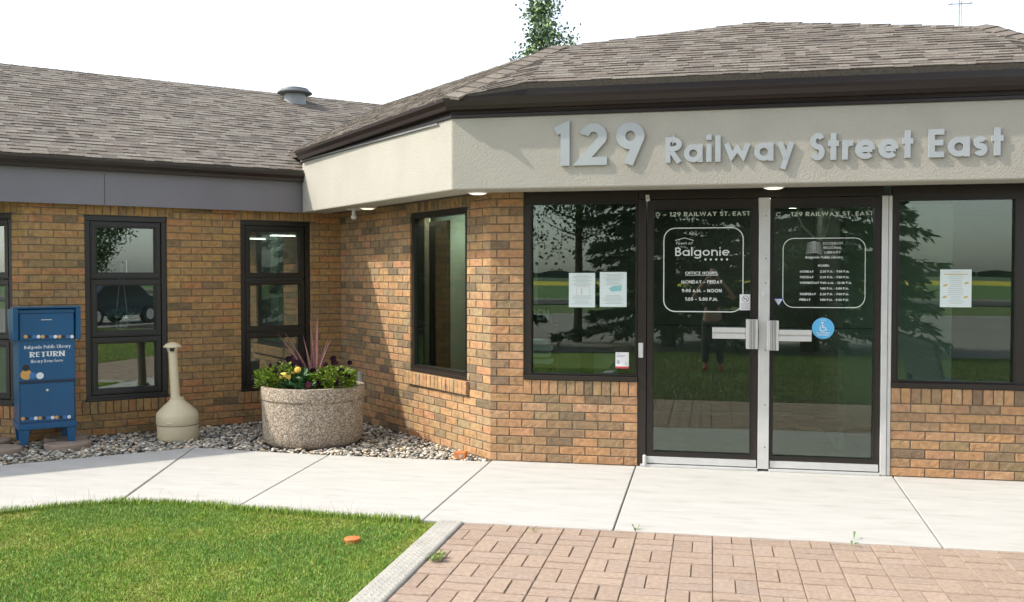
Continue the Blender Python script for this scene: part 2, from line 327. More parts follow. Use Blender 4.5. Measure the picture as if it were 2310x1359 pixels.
def brick_panel(mb, fr, u0, u1, z0, z1, pal, holes=(), seed=0, phase=0.):
    k0 = int(round(z0/CH)); k = k0
    while k*CH < z1-.02:
        a, b = k*CH+J/2, min((k+1)*CH-J/2, z1-.004); iv = [(u0, u1)]
        for hu0, hu1, hz0, hz1 in holes:
            if min(b, hz1)-max(a, hz0) > .004:
                nv = []
                for p, q in iv:
                    if hu1 <= p or hu0 >= q: nv.append((p, q)); continue
                    if hu0 > p+.01: nv.append((p, hu0))
                    if hu1 < q-.01: nv.append((hu1, q))
                iv = nv
        lo, hi = a, b
        for p, q in iv:
            off = (BL/2 if k % 2 else 0)+phase; x = math.floor((p-off)/BL)*BL+off; cuts = [p]
            while x < q:
                if x-p > .045 and q-x > .045: cuts.append(x)
                x += BL
            cuts.append(q)
            for i in range(len(cuts)-1):
                brick(mb, fr, cuts[i]+(J/2 if i else 0), cuts[i+1]-(J/2 if i < len(cuts)-2 else 0), lo, hi, pal)
        k += 1
def rowlock(mb, fr, u0, u1, z0, z1, pal, proud=.0, depth=.1, wd=.0735):
    n = max(1, round((u1-u0)/wd)); s = (u1-u0)/n
    for i in range(n): brick(mb, fr, u0+i*s+J/2*.9, u0+(i+1)*s-J/2*.9, z0+.004, z1-.002, pal, proud+random.uniform(-.002, .002), depth)
def mortar(mb, fr, u0, u1, z0, z1, holes, d=.22, face=-.008):
    us = sorted({u0, u1}|{h[0]-.003 for h in holes}|{h[1]+.003 for h in holes}); us = [u for u in us if u0 <= u <= u1]
    for a, b in zip(us, us[1:]):
        m = (a+b)/2; hs = sorted((h[2], h[3]) for h in holes if h[0]-.003 < m < h[1]+.003); z = z0
        for p, q in hs:
            if p > z: mb.box(fr, a, b, -d, face, z, p)
            z = max(z, q)
        if z < z1: mb.box(fr, a, b, -d, face, z, z1)
def wallpart(fr, u0, u1, z1, pal, openings, name='wall', phase=0., ztop_struct=None, rl_proud=0.012, ext=True):
    """openings: (u0,u1,z_sill,z_head,kind) with rowlock sill under and soldier course over (kind 's')"""
    mb = MB(); mo = MB(); holes = []
    for (a, b, zs, zh, kd) in openings:
        r = .125; holes.append((a, b, zs, zh))
        bz0 = zs-r if zs > .05 else zs
        bz1 = zh+(.155 if kd == 's' else 0)
        holes2 = (a-(.06 if kd == 's' else 0), b+(.06 if kd == 's' else 0), zh, bz1)
        if zs > .05: rowlock(mb, fr, a-(.04 if kd == 's' else 0), b+(.04 if kd == 's' else 0), bz0, zs, pal, rl_proud if kd == 's' else .004, .1)
        if kd == 's': rowlock(mb, fr, holes2[0], holes2[1], zh+.002, min(bz1, z1), pal)
    bh = []
    for (a, b, zs, zh, kd) in openings:
        e = .04 if kd == 's' else 0
        if zs > .05: bh.append((a-e, b+e, zs-.125, zs)); bh.append((a, b, zs, zh))
        else: bh.append((a, b, 0, zh))
        if kd == 's': bh.append((a-.06, b+.06, zh, zh+.155))
        else: bh.append((a, b, zh, 9))
    # course clipping against sill / head bands is made exact by splitting into bands
    brick_panel(mb, fr, u0, u1, 0, z1, pal, bh, phase=phase)
    mortar(mo, fr, u0, u1, -.15, ztop_struct or z1+.05, holes)
    return mb, mo

ROOT = thing('library_building', 'single-storey brown brick library building with taupe shingle roof, cream stucco fascia and glazed entrance', 'building', (2.3, 0, 0))
Z_SILL, Z_SOF = .713, 2.326
# facade
f_open = [(.293, 1.275, Z_SILL, Z_SOF+.05, 'f'), (1.275, 3.295, 0, Z_SOF+.05, 'f'), (3.295, 4.285, Z_SILL, Z_SOF+.05, 'f')]
def finish(mb, mo):
    p = mb.build('wall', M_BRICK, ROOT, hue=True); mo.build('mortar_backing', M_MORTAR, p)
finish(*wallpart(FAC, 0, 1.275, Z_SOF+.03, PAL_F, f_open[:1], phase=.06))
finish(*wallpart(FAC, 3.295, 4.6, Z_SOF+.03, PAL_F, f_open[2:], phase=.03))
finish(*wallpart(ANG, 0, L_ANG, Z_SOF+.03, PAL_A, [(.399, 1.515, .655, 2.235, 's')], phase=.02, rl_proud=.034))
WW = [(.357, 1.160), (1.929, 2.726)]
finish(*wallpart(WING, 0, 3.28, 2.36, PAL_W, [(a, b, .347, 2.219, 's') for a, b in WW], phase=.03))
finish(*wallpart(BEND, 0, 4.0, 2.36, PAL_W, [(.12, .92, .347, 2.219, 's'), (1.7, 2.5, .347, 2.219, 's')], phase=.05))
finish(*wallpart(RANG, 0, 3.25, Z_SOF+.03, PAL_F, [(.4, 1.52, .655, 2.235, 's')], phase=.0))

# ------------------------------------------------------------------ store-front frames, doors, windows of the facade
def framed(mb, fr, u0, u1, z0, z1, w, n0, n1, wb=None, wt=None, wl=None, wr=None):
    wb = wb or w; wt = wt or w; wl = wl or w; wr = wr or w
    mb.box(fr, u0, u1, n0, n1, z0, z0+wb); mb.box(fr, u0, u1, n0, n1, z1-wt, z1)
    mb.box(fr, u0, u0+wl, n0, n1, z0+wb, z1-wt); mb.box(fr, u1-wr, u1, n0, n1, z0+wb, z1-wt)
GN = -.05                                     # glass plane of the facade
def pane(fr, u0, u1, z0, z1, n, parent, m): return MB().box(fr, u0, u1, n-.0025, n+.0025, z0, z1).build('pane', m, parent)
def facade_window(a, b, zs, gl):
    mb = MB(); g0, g1, gz0, gz1 = gl
    framed(mb, FAC, a, b, zs+.004, Z_SOF, .05, -.13, -.012, wb=gz0-zs-.012, wt=Z_SOF-gz1, wl=g0-a, wr=b-g1)
    mb.box(FAC, a, b, -.11, .012, zs+.004, zs+.042)              # projecting sill member
    w = mb.build('window', M_FRAMEB, ROOT, bevel=.002)
    s = MB(); framed(s, FAC, g0-.006, g1+.006, gz0-.006, gz1+.006, .011, -.05, -.006); s.build('glazing_bead', M_FRAME, w)
    pane(FAC, g0, g1, gz0, gz1, GN, w, GLASS); return w
facade_window(.295, 1.275, Z_SILL, (.359, 1.258, .768, 2.226))
facade_window(3.296, 4.283, Z_SILL, (3.344, 4.205, .768, 2.215))
hd = MB(); hd.box(FAC, 1.279, 3.232, -.14, -.008, 2.254, Z_SOF); hd.box(FAC, 1.279, 1.345, -.14, -.006, .01, 2.25)
hd.build('door_frame', M_FRAMEB, ROOT, bevel=.002)
mu = MB(); mu.box(FAC, 2.262, 2.350, -.12, .010, .018, 2.250)
post = mu.build('mullion', M_ALU, ROOT, bevel=.003)
mu = MB(); mu.box(FAC, 3.216, 3.262, -.12, .012, .004, 2.250); mu.box(FAC, 3.266, 3.293, -.12, .004, .004, 2.250)
mu.build('mullion', M_ALU, ROOT, bevel=.003)
for z in (.2, .55, 1.0, 1.55, 1.75, 2.1): MB().disc(FAC, 2.318, z, .005, .010, .0125, 10).build('screw', M_FRAMEB, post)
mb = MB(); mb.disc(FAC, 2.30, 1.46, .016, .010, .016, 16); mb.disc(FAC, 2.30, 1.46, .008, .016, .019, 12); mb.build('lock', M_WHITEM, post)
th = MB(); th.box(FAC, 1.30, 2.262, -.1, .02, .0, .022); th.box(FAC, 2.35, 3.215, -.1, .02, .0, .022)
th.build('threshold', M_ALU, ROOT, bevel=.004)
M_VINYL = mat('white_vinyl', (.62, .66, .63), .5, var=.03)
M_VINYLG = mat('grey_vinyl', (.5, .56, .48), .5, var=.03)
M_BLACKV = mat('black_vinyl', (.015, .015, .015), .5, var=.03)
def door(u0, u1, gl, side):
    g0, g1, gz0, gz1 = gl; mb = MB()
    framed(mb, FAC, u0, u1, .09, 2.247, .05, -.09, -.016, wb=gz0-.09, wt=2.247-gz1, wl=g0-u0, wr=u1-g1)
    d = mb.build('door', M_FRAMEB, ROOT, bevel=.002)
    s = MB(); framed(s, FAC, g0-.005, g1+.005, gz0-.005, gz1+.005, .010, -.05, -.011); s.build('glazing_bead', M_FRAME, d)
    pane(FAC, g0, g1, gz0, gz1, GN, d, GLASS)
    k = MB(); k.box(FAC, u0+.005, u1-.005, -.07, -.004, .03, .086)
    for i in range(6): k.disc(FAC, u0+.06+i*(u1-u0-.12)/5, .06, .004, -.004, -.002, 8)
    k.build('bottom_sweep', M_ALU, d, bevel=.003)
    h = MB(); a, b = ((1.891, 2.160) if side < 0 else (2.422, 2.678)); z = 1.092 if side < 0 else 1.078
    pa, pb = ((2.162, 2.256) if side < 0 else (2.327, 2.421)); pz = 1.010 if side < 0 else 1.001
    for zz in (z, z+.052): h.box(FAC, a, b, .030, .048, zz, zz+.040)
    h.box(FAC, a, b, .026, .034, z+.038, z+.054)
    for zz in (a+.02, b-.03): h.box(FAC, zz, zz+.02, -.045, .030, z+.02, z+.07)
    hh = h.build('push_bar', M_ALU, d, bevel=.003)
    h = MB(); h.box(FAC, pa, pb, .020, .052, pz, pz+.243); h.build('pull_handle', M_ALU, d, bevel=.004)
    h = MB()
    for i in range(4): u = (pa+.030+i*.0125) if side < 0 else (pa+.030+i*.0125); h.box(FAC, u, u+.004, .0515, .0535, pz+.001, pz+.242)
    h.build('grip_ribs', M_FRAME, hh)
    h = MB(); u = (pa+pb)/2; h.box(FAC, u-.03, u+.03, -.016, .020, pz+.06, pz+.18); h.build('handle_bracket', M_ALU, hh)
    h = MB(); h.box(FAC, g0, g1, GN-.012, GN-.006, z+.10, z+.106); h.build('glass_bar_line', M_FRAME, d)
    return d
dL = door(1.351, 2.256, (1.400, 2.202, .123, 2.168), -1)
dR = door(2.355, 3.210, (2.378, 3.166, .122, 2.168), 1)
NV = GN+.0035
mb = MB(); text(mb, FAC, 'D \u2013 129 RAILWAY ST. EAST', 1.420, 2.193, 2.108, .036, .17, n1=NV); mb.build('address_lettering', M_VINYLG, dL, fix=False)
mb = MB(); rrect(mb, FAC, 1.489, 2.138, 1.310, 2.009, .095, .0085, NV)
ribbon(mb, FAC, [(1.582, 1.906), (1.659, 1.927), (1.736, 1.906)], .005, NV, NV, lambda a, b: (a, b))
text(mb, FAC, 'Town of', 1.585, 1.722, 1.872, .023, .12, n1=NV, slant=.22)
text(mb, FAC, 'Balgonie', 1.583, 2.028, 1.777, .070, .135, n1=NV)
for i in range(5): mb.disc(FAC, 1.832+i*.044, 1.746, .0088, NV-.0003, NV, 14)
for s, a, b, z, h in (('OFFICE HOURS:', 1.667, 1.937, 1.620, .025), ('MONDAY \u2013 FRIDAY', 1.634, 1.971, 1.545, .028), ('9:00 A.M. \u2013 NOON', 1.639, 1.965, 1.472, .028), ('1:00 \u2013 5:00 P.M.', 1.666, 1.935, 1.401, .028)):
    text(mb, FAC, s, a, b, z, h, .17, n1=NV)
mb.box(FAC, 1.667, 1.937, NV-.0002, NV+.0001, 1.612, 1.615)
mb.build('opening_hours', M_VINYL, dL, fix=False)
mb = MB(); text(mb, FAC, 'C \u2013 129 RAILWAY ST. EAST', 2.397, 3.158, 2.097, .034, .17, n1=NV); mb.build('address_lettering', M_VINYLG, dR, fix=False)
mb = MB(); rrect(mb, FAC, 2.457, 3.098, 1.351, 1.916, .085, .006, NV)
for s, a, b, z in (('SOUTHEAST', 2.768, 2.925, 1.864), ('REGIONAL', 2.774, 2.917, 1.828), ('LIBRARY', 2.784, 2.909, 1.791)): text(mb, FAC, s, a, b, z, .020, .12, n1=NV)
for r_ in range(6):                               # the dotted open-book mark
    z = 1.795+r_*.0165; hw = .064-r_*.0028
    ribbon(mb, FAC, [(2.699+x*hw, z+.004*math.cos(x*math.pi*1.15)) for x in [i/8-1 for i in range(17)]], .0016, NV, NV, lambda a, b: (a, b))
    for i in range(9):
        x = i/4-1; mb.disc(FAC, 2.699+x*hw*.92, z+.004*math.cos(x*math.pi*1.15)+.006, .0016+.0030*(1-abs(x)), NV-.0002, NV+.0001*(i % 2), 8)
text(mb, FAC, 'Balgonie Public Library', 2.632, 2.922, 1.752, .019, .17, n1=NV, slant=.2)
text(mb, FAC, 'HOURS:', 2.734, 2.821, 1.684, .018, .18, n1=NV)
rows = (('MONDAY', '2:30 P.M. - 7:00 P.M.', 2.698, 2.976), ('TUESDAY', '2:30 P.M. - 7:00 P.M.', 2.698, 2.976), ('WEDNESDAY', '9:00 A.M. - 12:30 P.M.', 2.742, 2.996), ('', '1:00 P.M. - 5:00 P.M.', 0, 2.974), ('THURSDAY', '2:30 P.M. - 7:00 P.M.', 2.718, 2.976), ('FRIDAY', '1:00 P.M. - 5:00 P.M.', 2.676, 2.974))
for i, (d, t_, e, f) in enumerate(rows):
    z = 1.636-i*.0461
    if d: text(mb, FAC, d, 2.590, e, z, .018, .19, n1=NV)
    text(mb, FAC, t_, 2.750, f, z, .018, .19, n1=NV)
mb.build('opening_hours', M_VINYL, dR, fix=False)
mb = MB(); mb.box(FAC, 1.283, 1.322, -.006, .004, .92, 1.045); o = mb.build('card_reader', M_ALU, ROOT, bevel=.003)
mb = MB(); mb.box(FAC, 1.297, 1.308, .004, .006, .95, 1.02); mb.build('reader_slot', M_WHITEM, o)
mb = MB(); mb.box(FAC, 1.340, 1.372, -.012, .012, 2.236, 2.260); mb.box(FAC, 1.338, 1.370, -.012, .010, 2.263, 2.290); mb.build('hinge', M_ALU, dL, bevel=.003)
mb = MB(); mb.lathe((1.338, -.015, .018), [(.017, 0), (.017, .075), (.012, .082)], 14); mb.build('hinge', M_ALU, dL)

# ------------------------------------------------------------------ windows of the angled wall and the wing
def casement(fr, a, b, z0, z1):
    mb = MB(); framed(mb, fr, a, b, z0, z1, .052, -.13, -.03); mb.box(fr, a, b, -.1, .006, z0, z0+.025)
    w = mb.build('window', M_FRAME, ROOT, bevel=.003)
    i0, i1 = a+.056, b-.056; H = (z1-z0-.104)/3
    for k in range(3):
        s0 = z0+.052+k*H+.004; s1 = s0+H-.008; s = MB()
        framed(s, fr, i0, i1, s0, s1, .060, -.12, -.045); framed(s, fr, i0+.012, i1-.012, s0+.012, s1-.012, .035, -.046, -.038)
        framed(s, fr, i0+.054, i1-.054, s0+.054, s1-.054, .010, -.08, -.052)
        s.build('sash', M_FRAME, w, bevel=.003)
        pane(fr, i0+.06, i1-.06, s0+.06, s1-.06, -.075, w, GLASS_W)
    return w
for a, b in WW: casement(WING, a+.002, b-.002, .349, 2.217)
for a, b in ((.122, .918), (1.702, 2.498)): casement(BEND, a, b, .349, 2.217)
def fixed_win(fr, a, b, z0, z1):
    mb = MB(); framed(mb, fr, a, b, z0, z1, .05, -.14, -.022, wb=.065); mb.box(fr, a, b, -.1, -.004, z0, z0+.03)
    w = mb.build('window', M_FRAMEB, ROOT, bevel=.003)
    s = MB(); framed(s, fr, a+.046, b-.046, z0+.061, z1-.046, .010, -.06, -.018); s.build('glazing_bead', M_FRAME, w)
    pane(fr, a+.05, b-.05, z0+.065, z1-.05, -.045, w, GLASS)
fixed_win(ANG, .401, 1.513, .657, 2.233); fixed_win(RANG, .402, 1.518, .657, 2.233)

# ------------------------------------------------------------------ fascias, soffit, gutters
OF = .502
def bis(off): return (-off*math.tan(R(22.5)), -off)          # left corner of a line at distance off before the walls
def bisr(off): return (4.6+off*math.tan(R(22.5)), -off)
EL = 3.13                                                   # the angled fascia ends against the wing
def fas(z0, z1, off, thick, name, m, eo=0, bev=.004):
    def col(x, y):  return lambda a, b: (x(a), y(a), b)
    prof = [(off, z0), (off, z1), (off-thick, z1), (off-thick, z0)]
    E0 = lambda a, b: ANG.p(EL+eo, a, b-(.03 if b > 2.8 else 0)*1)
    C0 = lambda a, b: (*bis(a), b); C1 = lambda a, b: (*bisr(a), b); E1 = lambda a, b: RANG.p(EL, a, b)
    mb = MB(); mb.sweep(prof, [E0, C0, C1, E1]); return mb.build(name, m, ROOT, bevel=bev)
fas(2.312, 2.90, OF, .30, 'stucco_fascia', M_STUCCO, bev=.012)
fas(2.895, 2.925, OF+.012, .03, 'drip_trim', M_BROWN)
MB().box(ANG, .0, EL, OF+.013, OF+.020, 2.872, 2.886).build('trim_strip', mat('dull_trim', (.2, .2, .2), .5), ROOT)
fas(2.926, 3.02, OF+.0, .10, 'roof_edge_board', M_BROWN)
mb = MB(); mb.slab([(-.2, -.47), ANG.p(3.25, .3, 0)[:2], ANG.p(3.25, 0, 0)[:2], (0, 0), (4.6, 0), (4.8, -.47)], 2.330, 2.345)
for i in range(40): u = -.1+i*.125; mb.box(FAC, u, u+.014, .02, .24, 2.3245, 2.3295)
mb.build('soffit', M_SOFFIT, ROOT)
G0 = OF+.005
gprof = [(G0, 2.955), (G0+.062, 2.955), (G0+.070, 2.985), (G0+.096, 3.018), (G0+.100, 3.045), (G0+.090, 3.045), (G0+.088, 3.022), (G0+.06, 2.988), (G0+.054, 2.963), (G0, 2.963)]
def gut(prof, path, name='gutter'): mb = MB(); mb.sweep(prof, path); return mb.build(name, M_BROWN, ROOT)
gut(gprof, [lambda a, b: ANG.p(3.08, a, b-.065), lambda a, b: (*bis(a), b), lambda a, b: (*bisr(a), b), lambda a, b: RANG.p(3.1, a, b)])
# brown edge metal rising above the facade gutter
mb = MB(); mb.sweep([(0, 0), (.006, 0), (.006, 1), (0, 1)], [lambda a, b: (-.235+a, -.585+a*.2, 3.015+.02*b), lambda a, b: (.42, -.505+a, 3.0+.155*b), lambda a, b: (4.2, -.505+a, 3.0+.155*b), lambda a, b: (4.83+a, -.585, 3.015+.02*b)]); mb.build('roof_edge_metal', M_BROWN, ROOT)
# wing eave
def wfas(prof, name, m, u_end=.28):
    ce = lambda a, b: WING.p(u_end, a, b)
    kx = math.tan(R(22.5))
    mid = lambda a, b: tuple(np.array(WING.p(3.28+a*kx, a, b)))
    mb = MB(); mb.sweep(prof, [ce, lambda a, b: WING.p(9.5, a, b)]); return mb.build(name, m, ROOT, bevel=.002)
wf = wfas([(.10, 2.312), (.10, 2.70), (.07, 2.70), (.07, 2.312)], 'metal_fascia', M_FASCIA, .30)
mb = MB()
for u in (2.55,): mb.box(WING, u, u+.004, .1005, .1025, 2.315, 2.62)
mb.build('panel_joint', M_BROWN, wf)
MB().slab([WING.p(.02,-.05,0)[:2], WING.p(.02,.069,0)[:2], WING.p(9.4,.069,0)[:2], WING.p(9.4,-5,0)[:2], WING.p(3.28,-.05,0)[:2]], 2.325, 2.34).build('soffit', M_SOFFIT, ROOT)
W0 = .105
wfas([(W0, 2.650), (W0+.060, 2.650), (W0+.066, 2.68), (W0+.090, 2.712), (W0+.095, 2.742), (W0+.085, 2.742), (W0+.082, 2.715), (W0+.056, 2.684), (W0+.052, 2.658), (W0, 2.658)], 'gutter', M_BROWN, .42)

# ------------------------------------------------------------------ roofs of laminated shingles (every tab modelled)
SH = [(.225, .20, .168), (.20, .175, .147), (.175, .15, .127), (.205, .17, .143), (.14, .12, .103), (.245, .22, .187)]
def plane_fit(P, q): # z on plane through three points P at q
    a, b, c = [np.array(x, float) for x in P]; n = np.cross(b-a, c-a); return a[2]-((q[0]-a[0])*n[0]+(q[1]-a[1])*n[1])/n[2]
def shingle_roof(poly, e0, e1, name, expo=.135, under=True, parent=ROOT):
    """poly: planar 3-D polygon; e0->e1: eave direction"""
    P = [np.array(p, float) for p in poly]; O = np.array(e0, float); U = np.array(e1, float)-O; U /= np.linalg.norm(U)
    nrm = None
    for i in range(1, len(P)-1):
        c = np.cross(P[i]-P[0], P[i+1]-P[0])
        if np.linalg.norm(c) > 1e-3 and (nrm is None or np.linalg.norm(c) > np.linalg.norm(nrm)): nrm = c
    nrm = nrm/np.linalg.norm(nrm)
    if nrm[2] < 0: nrm = -nrm
    V = np.cross(nrm, U); V /= np.linalg.norm(V)
    if V[2] < 0: V = -V
    q = [((p-O)@U, (p-O)@V) for p in P]; vmin = min(b for a, b in q); vmax = max(b for a, b in q)
    def span(v):
        xs = []
        for i in range(len(q)):
            (a, b), (c, d) = q[i], q[(i+1) % len(q)]
            if (b-v)*(d-v) < 0: xs.append(a+(c-a)*(v-b)/(d-b))
        return (min(xs), max(xs)) if len(xs) >= 2 else None
    vs = []; fs = []; cs = []
    def quad(u0, u1, v0, v1, h0, h1, c):
        b = len(vs)
        for (u, v, h) in ((u0, v0, h0), (u1, v0, h0), (u1, v1, h1), (u0, v1, h1), (u0, v0, 0), (u1, v0, 0)): vs.append(O+U*u+V*v+nrm*h)
        for _ in range(6): cs.append(c)
        fs.extend([(b, b+1, b+2, b+3), (b+4, b+5, b+1, b), (b+4, b, b+3, b+4), (b+5, b+2, b+1, b+5)])
    v = vmin; k = 0
    while v < vmax-.01:
        v1 = min(v+expo*1.02, vmax); s0 = span(min(max(v, vmin+1e-4), vmax-2e-4)); s1 = span(min(v+expo, vmax-1e-4))
        if s0 and s1:
            a, b = min(s0[0], s1[0]), max(s0[1], s1[1]); u = a+random.uniform(-.2, 0)
            while u < b:
                u2 = u+random.uniform(.06, .19); up = random.random() < .55; t = .010 if up else .004
                c0 = np.array(random.choice(SH))*random.uniform(.9, 1.08)*(1.0 if up else .9)
                b0, b1, t0, t1 = max(u, s0[0]), min(u2, s0[1]), max(u, s1[0]), min(u2, s1[1])
                if b1 < b0: b0 = b1 = min(max((b0+b1)/2, s0[0]), s0[1])
                if t1 < t0: t0 = t1 = min(max((t0+t1)/2, s1[0]), s1[1])
                if b1-b0 > .004 or t1-t0 > .004:
                    i = len(vs); j = random.uniform(-.003, .003)
                    for (uu, vv, h) in ((b0, v+j, t), (b1, v+j, t), (t1, v1, .001), (t0, v1, .001), (b0, v+j, 0), (b1, v+j, 0)): vs.append(O+U*uu+V*vv+nrm*h)
                    cs.extend([tuple(c0)]*6); fs.extend([(i, i+1, i+2, i+3), (i+4, i+5, i+1, i), (i+4, i, i+3), (i+5, i+2, i+1)])
                u = u2
        v += expo; k += 1
    F4 = [f if len(set(f)) == 4 else None for f in fs]; V_ = np.array(vs); tri = [f[:3] for f in fs if len(set(f)) == 3]; F4 = [f for f in F4 if f]
    m = bpy.data.meshes.new(name); allV = [tuple(x-np.array(ROOT.location)) for x in V_]
    b = len(allV)
    allV += [tuple(p-nrm*.004-np.array(ROOT.location)) for p in P]+[tuple(p-nrm*.06-np.array(ROOT.location)) for p in P]; n = len(P); cs += [SH[2]]*(2*n)
    F = F4+tri+[tuple(range(b, b+n)), tuple(range(b+2*n-1, b+n-1, -1))]+[(b+i, b+(i+1) % n, b+n+(i+1) % n, b+n+i) for i in range(n)]
    m.from_pydata(allV, [], F); at = m.attributes.new('hue', 'FLOAT_COLOR', 'POINT'); at.data.foreach_set('color', np.hstack([np.array(cs, float), np.ones((len(cs), 1))]).ravel())
    m.materials.append(M_SHINGLE); o = bpy.data.objects.new(name, m); COL.objects.link(o); o.parent = parent; return o
def caps(p0, p1, nL, nR, parent, wd=.14, step=.13):      # overlapping cap shingles along a hip
    p0 = np.array(p0, float); p1 = np.array(p1, float); d = p1-p0; Ln = np.linalg.norm(d); d /= Ln; mb = MB(); k = 0
    nL = np.array(nL, float); nL /= np.linalg.norm(nL); nR = np.array(nR, float); nR /= np.linalg.norm(nR)
    tL = np.cross(nL, d); tL /= np.linalg.norm(tL); tR = np.cross(d, nR); tR /= np.linalg.norm(tR)
    while k*step < Ln:
        a = k*step; b = min(a+step*1.15, Ln+.02); c = tuple(np.array(random.choice(SH[:4]))*random.uniform(.92, 1.1)); h0, h1 = .030, .018
        P = [p0+d*a+tL*wd+nL*h0*.8, p0+d*a+(nL+nR)/2*h0, p0+d*a+tR*wd+nR*h0*.8, p0+d*b+tL*wd+nL*h1*.8, p0+d*b+(nL+nR)/2*h1, p0+d*b+tR*wd+nR*h1*.8,
             p0+d*a+tL*wd, p0+d*a, p0+d*a+tR*wd]
        mb.add(P, [(0, 1, 4, 3), (1, 2, 5, 4), (6, 7, 1, 0), (7, 8, 2, 1), (6, 0, 3), (8, 5, 2)], c); k += 1
    return mb.build('hip_caps', M_SHINGLE, parent, hue=True, fix=False)
Rz = np.array((.46, .62, 3.70)); Rr = np.array((4.14, .62, 3.70)); Pk = np.array((2.3, 1.20, 3.985))
E0 = np.array((-.235, -.585, 3.04)); E1 = np.array((4.835, -.585, 3.04)); F0 = np.array((.42, -.525, 3.158)); F1 = np.array((4.18, -.525, 3.158))
roofF = shingle_roof([F0, F1, Rr, Rz], F0, F1, 'roof', expo=.085)
shingle_roof([E0, F0, Rz], E0, F0, 'roof', expo=.06); shingle_roof([F1, E1, Rr], F1, E1, 'roof', expo=.06)
shingle_roof([Rz, Rr, Pk], Rz, Rr, 'roof', expo=.085)
# angled roof plane and the wing roof with the valley between them
SW = .42
def wz(x, y): return 2.772-SW*(((np.array((x, y))-PC[:2])@np.array((S, -S)))-.17)
GE = np.array(ANG.p(3.12, .59, 2.975))
def az(x, y): return plane_fit((E0, GE, Rz), (x, y))
def valley(s):                                             # walk along the valley: choose the point where both planes agree
    d = s; lo, hi = -4., 6.                                # wing coordinate u solved by bisection at wing distance -d
    for _ in range(60):
        mid = (lo+hi)/2; p = WING.p(mid, -d, 0)
        if az(p[0], p[1]) > wz(p[0], p[1]): lo = mid
        else: hi = mid
    p = WING.p(lo, -d, 0); return np.array((p[0], p[1], wz(p[0], p[1])))
DR = 3.50
VT = valley(DR)
GV = valley(.45)
shingle_roof([E0, Rz, VT, GV, GE], E0, GE, 'roof', expo=.11)
RG = lambda u: np.array(WING.p(u, -DR, 2.772+SW*(DR+.17)))
WE = np.array(WING.p(.30, .17, 2.772)); kx = math.tan(R(22.5))
WB = np.array(WING.p(9.5, .17, 2.772)); WBT = np.array(WING.p(9.5, -DR, 2.772+SW*(DR+.17)))
roofW = shingle_roof([WE, WB, WBT, VT, GV], WE, WB, 'roof', expo=.115)
nF = np.cross(F1-F0, Rz-F0); nF = nF if nF[2] > 0 else -nF; nA = np.cross(GE-E0, Rz-E0); nA = nA if nA[2] > 0 else -nA
caps(E0+np.array((0, 0, .004)), Rz, nA, nF, roofF)
nRt = np.array((-nA[0], nA[1], nA[2]))*1.0
caps(E1, Rr, nF, nRt, roofF)
up = np.array((0, .6, 1.)); caps(Rz-(0, 0, .02), Pk-(0, 0, .02), up, nF, roofF, wd=.09); caps(Rr-(0, 0, .02), Pk-(0, 0, .02), nF, up, roofF, wd=.09)
nW = np.array((S*SW, -S*SW, 1.)); caps(WBT-(0, 0, .02), VT-(0, 0, .02), (-.4, .4, 1), nW, roofW, wd=.10); caps(VT-(0, 0, .02), Rz-(0, 0, .02), (.3, .4, 1), nA, roofF, wd=.09)
mb = MB()                                                   # hidden rear slopes close the roof
bk = lambda p, dx, dy, dz: tuple(np.array(p)+np.array((dx, dy, dz)))
mb.add([Rz, Pk, bk(Pk, 0, 6, -.3), bk(Rz, -2.5, 5, -.6)], [(0, 1, 2, 3)], SH[1]); mb.add([Rr, Pk, bk(Pk, 0, 6, -.3), bk(Rr, 2.5, 5, -.6)], [(0, 1, 2, 3)], SH[1])
mb.add([VT, Rz, bk(Rz, -2.5, 5, -.6), bk(VT, 0, 2, -.4)], [(0, 1, 2, 3)], SH[1])
mb.add([VT, WBT, bk(WBT, -2.4, 2.4, -1.4), bk(VT, -1, 2.4, -1.2)], [(0, 1, 2, 3)], SH[1])
mb.add([E1, Rr, bk(Rr, 2.5, 3, -.3), RANG.p(3.2, .59, 3.0)], [(0, 1, 2, 3)], SH[1])
mb.build('roof_rear', M_SHINGLE, ROOT, hue=True, fix=False)
# metal saddle flashing where the wing gutter meets the stucco
mb = MB(); q0 = WING.p(.42, .10, 2.80); mb.add([WING.p(.30, .12, 2.775), WING.p(.47, .12, 2.775), WING.p(.50, -.16, 2.90), WING.p(.24, -.16, 2.93), WING.p(.27, .12, 2.90), WING.p(.27, -.2, 3.0)], [(0, 1, 2, 3), (0, 3, 5, 4)]); mb.build('flashing', M_WHITEM, ROOT)
# roof vent
vc = np.array((-4.03, 4.906, 4.10)); dv = 0
mb = MB(); mb.lathe(vc, [(.17, -.08), (.16, .0), (.155, .14), (.15, .15)], 28)
M_VENT = mat('vent_plastic', (.115, .125, .13), .5, var=.08)
v1 = mb.build('roof_vent', mat('vent_grey', (.24, .26, .26), .5, var=.08), roofW, smooth=True)
mb = MB(); mb.lathe(vc+np.array((0, 0, .13)), [(.165, 0), (.245, .015), (.25, .03), (.20, .07), (.195, .085), (.12, .095), (.11, .105), (0, .11)], 32)
mb.add([vc+np.array(p) for p in ((-.2, -.22, -.085), (.24, .2, -.08), (.12, .3, .04), (-.3, -.1, .04))], [(0, 1, 2, 3)])
mb.build('vent_cap', M_VENT, roofW, smooth=True)

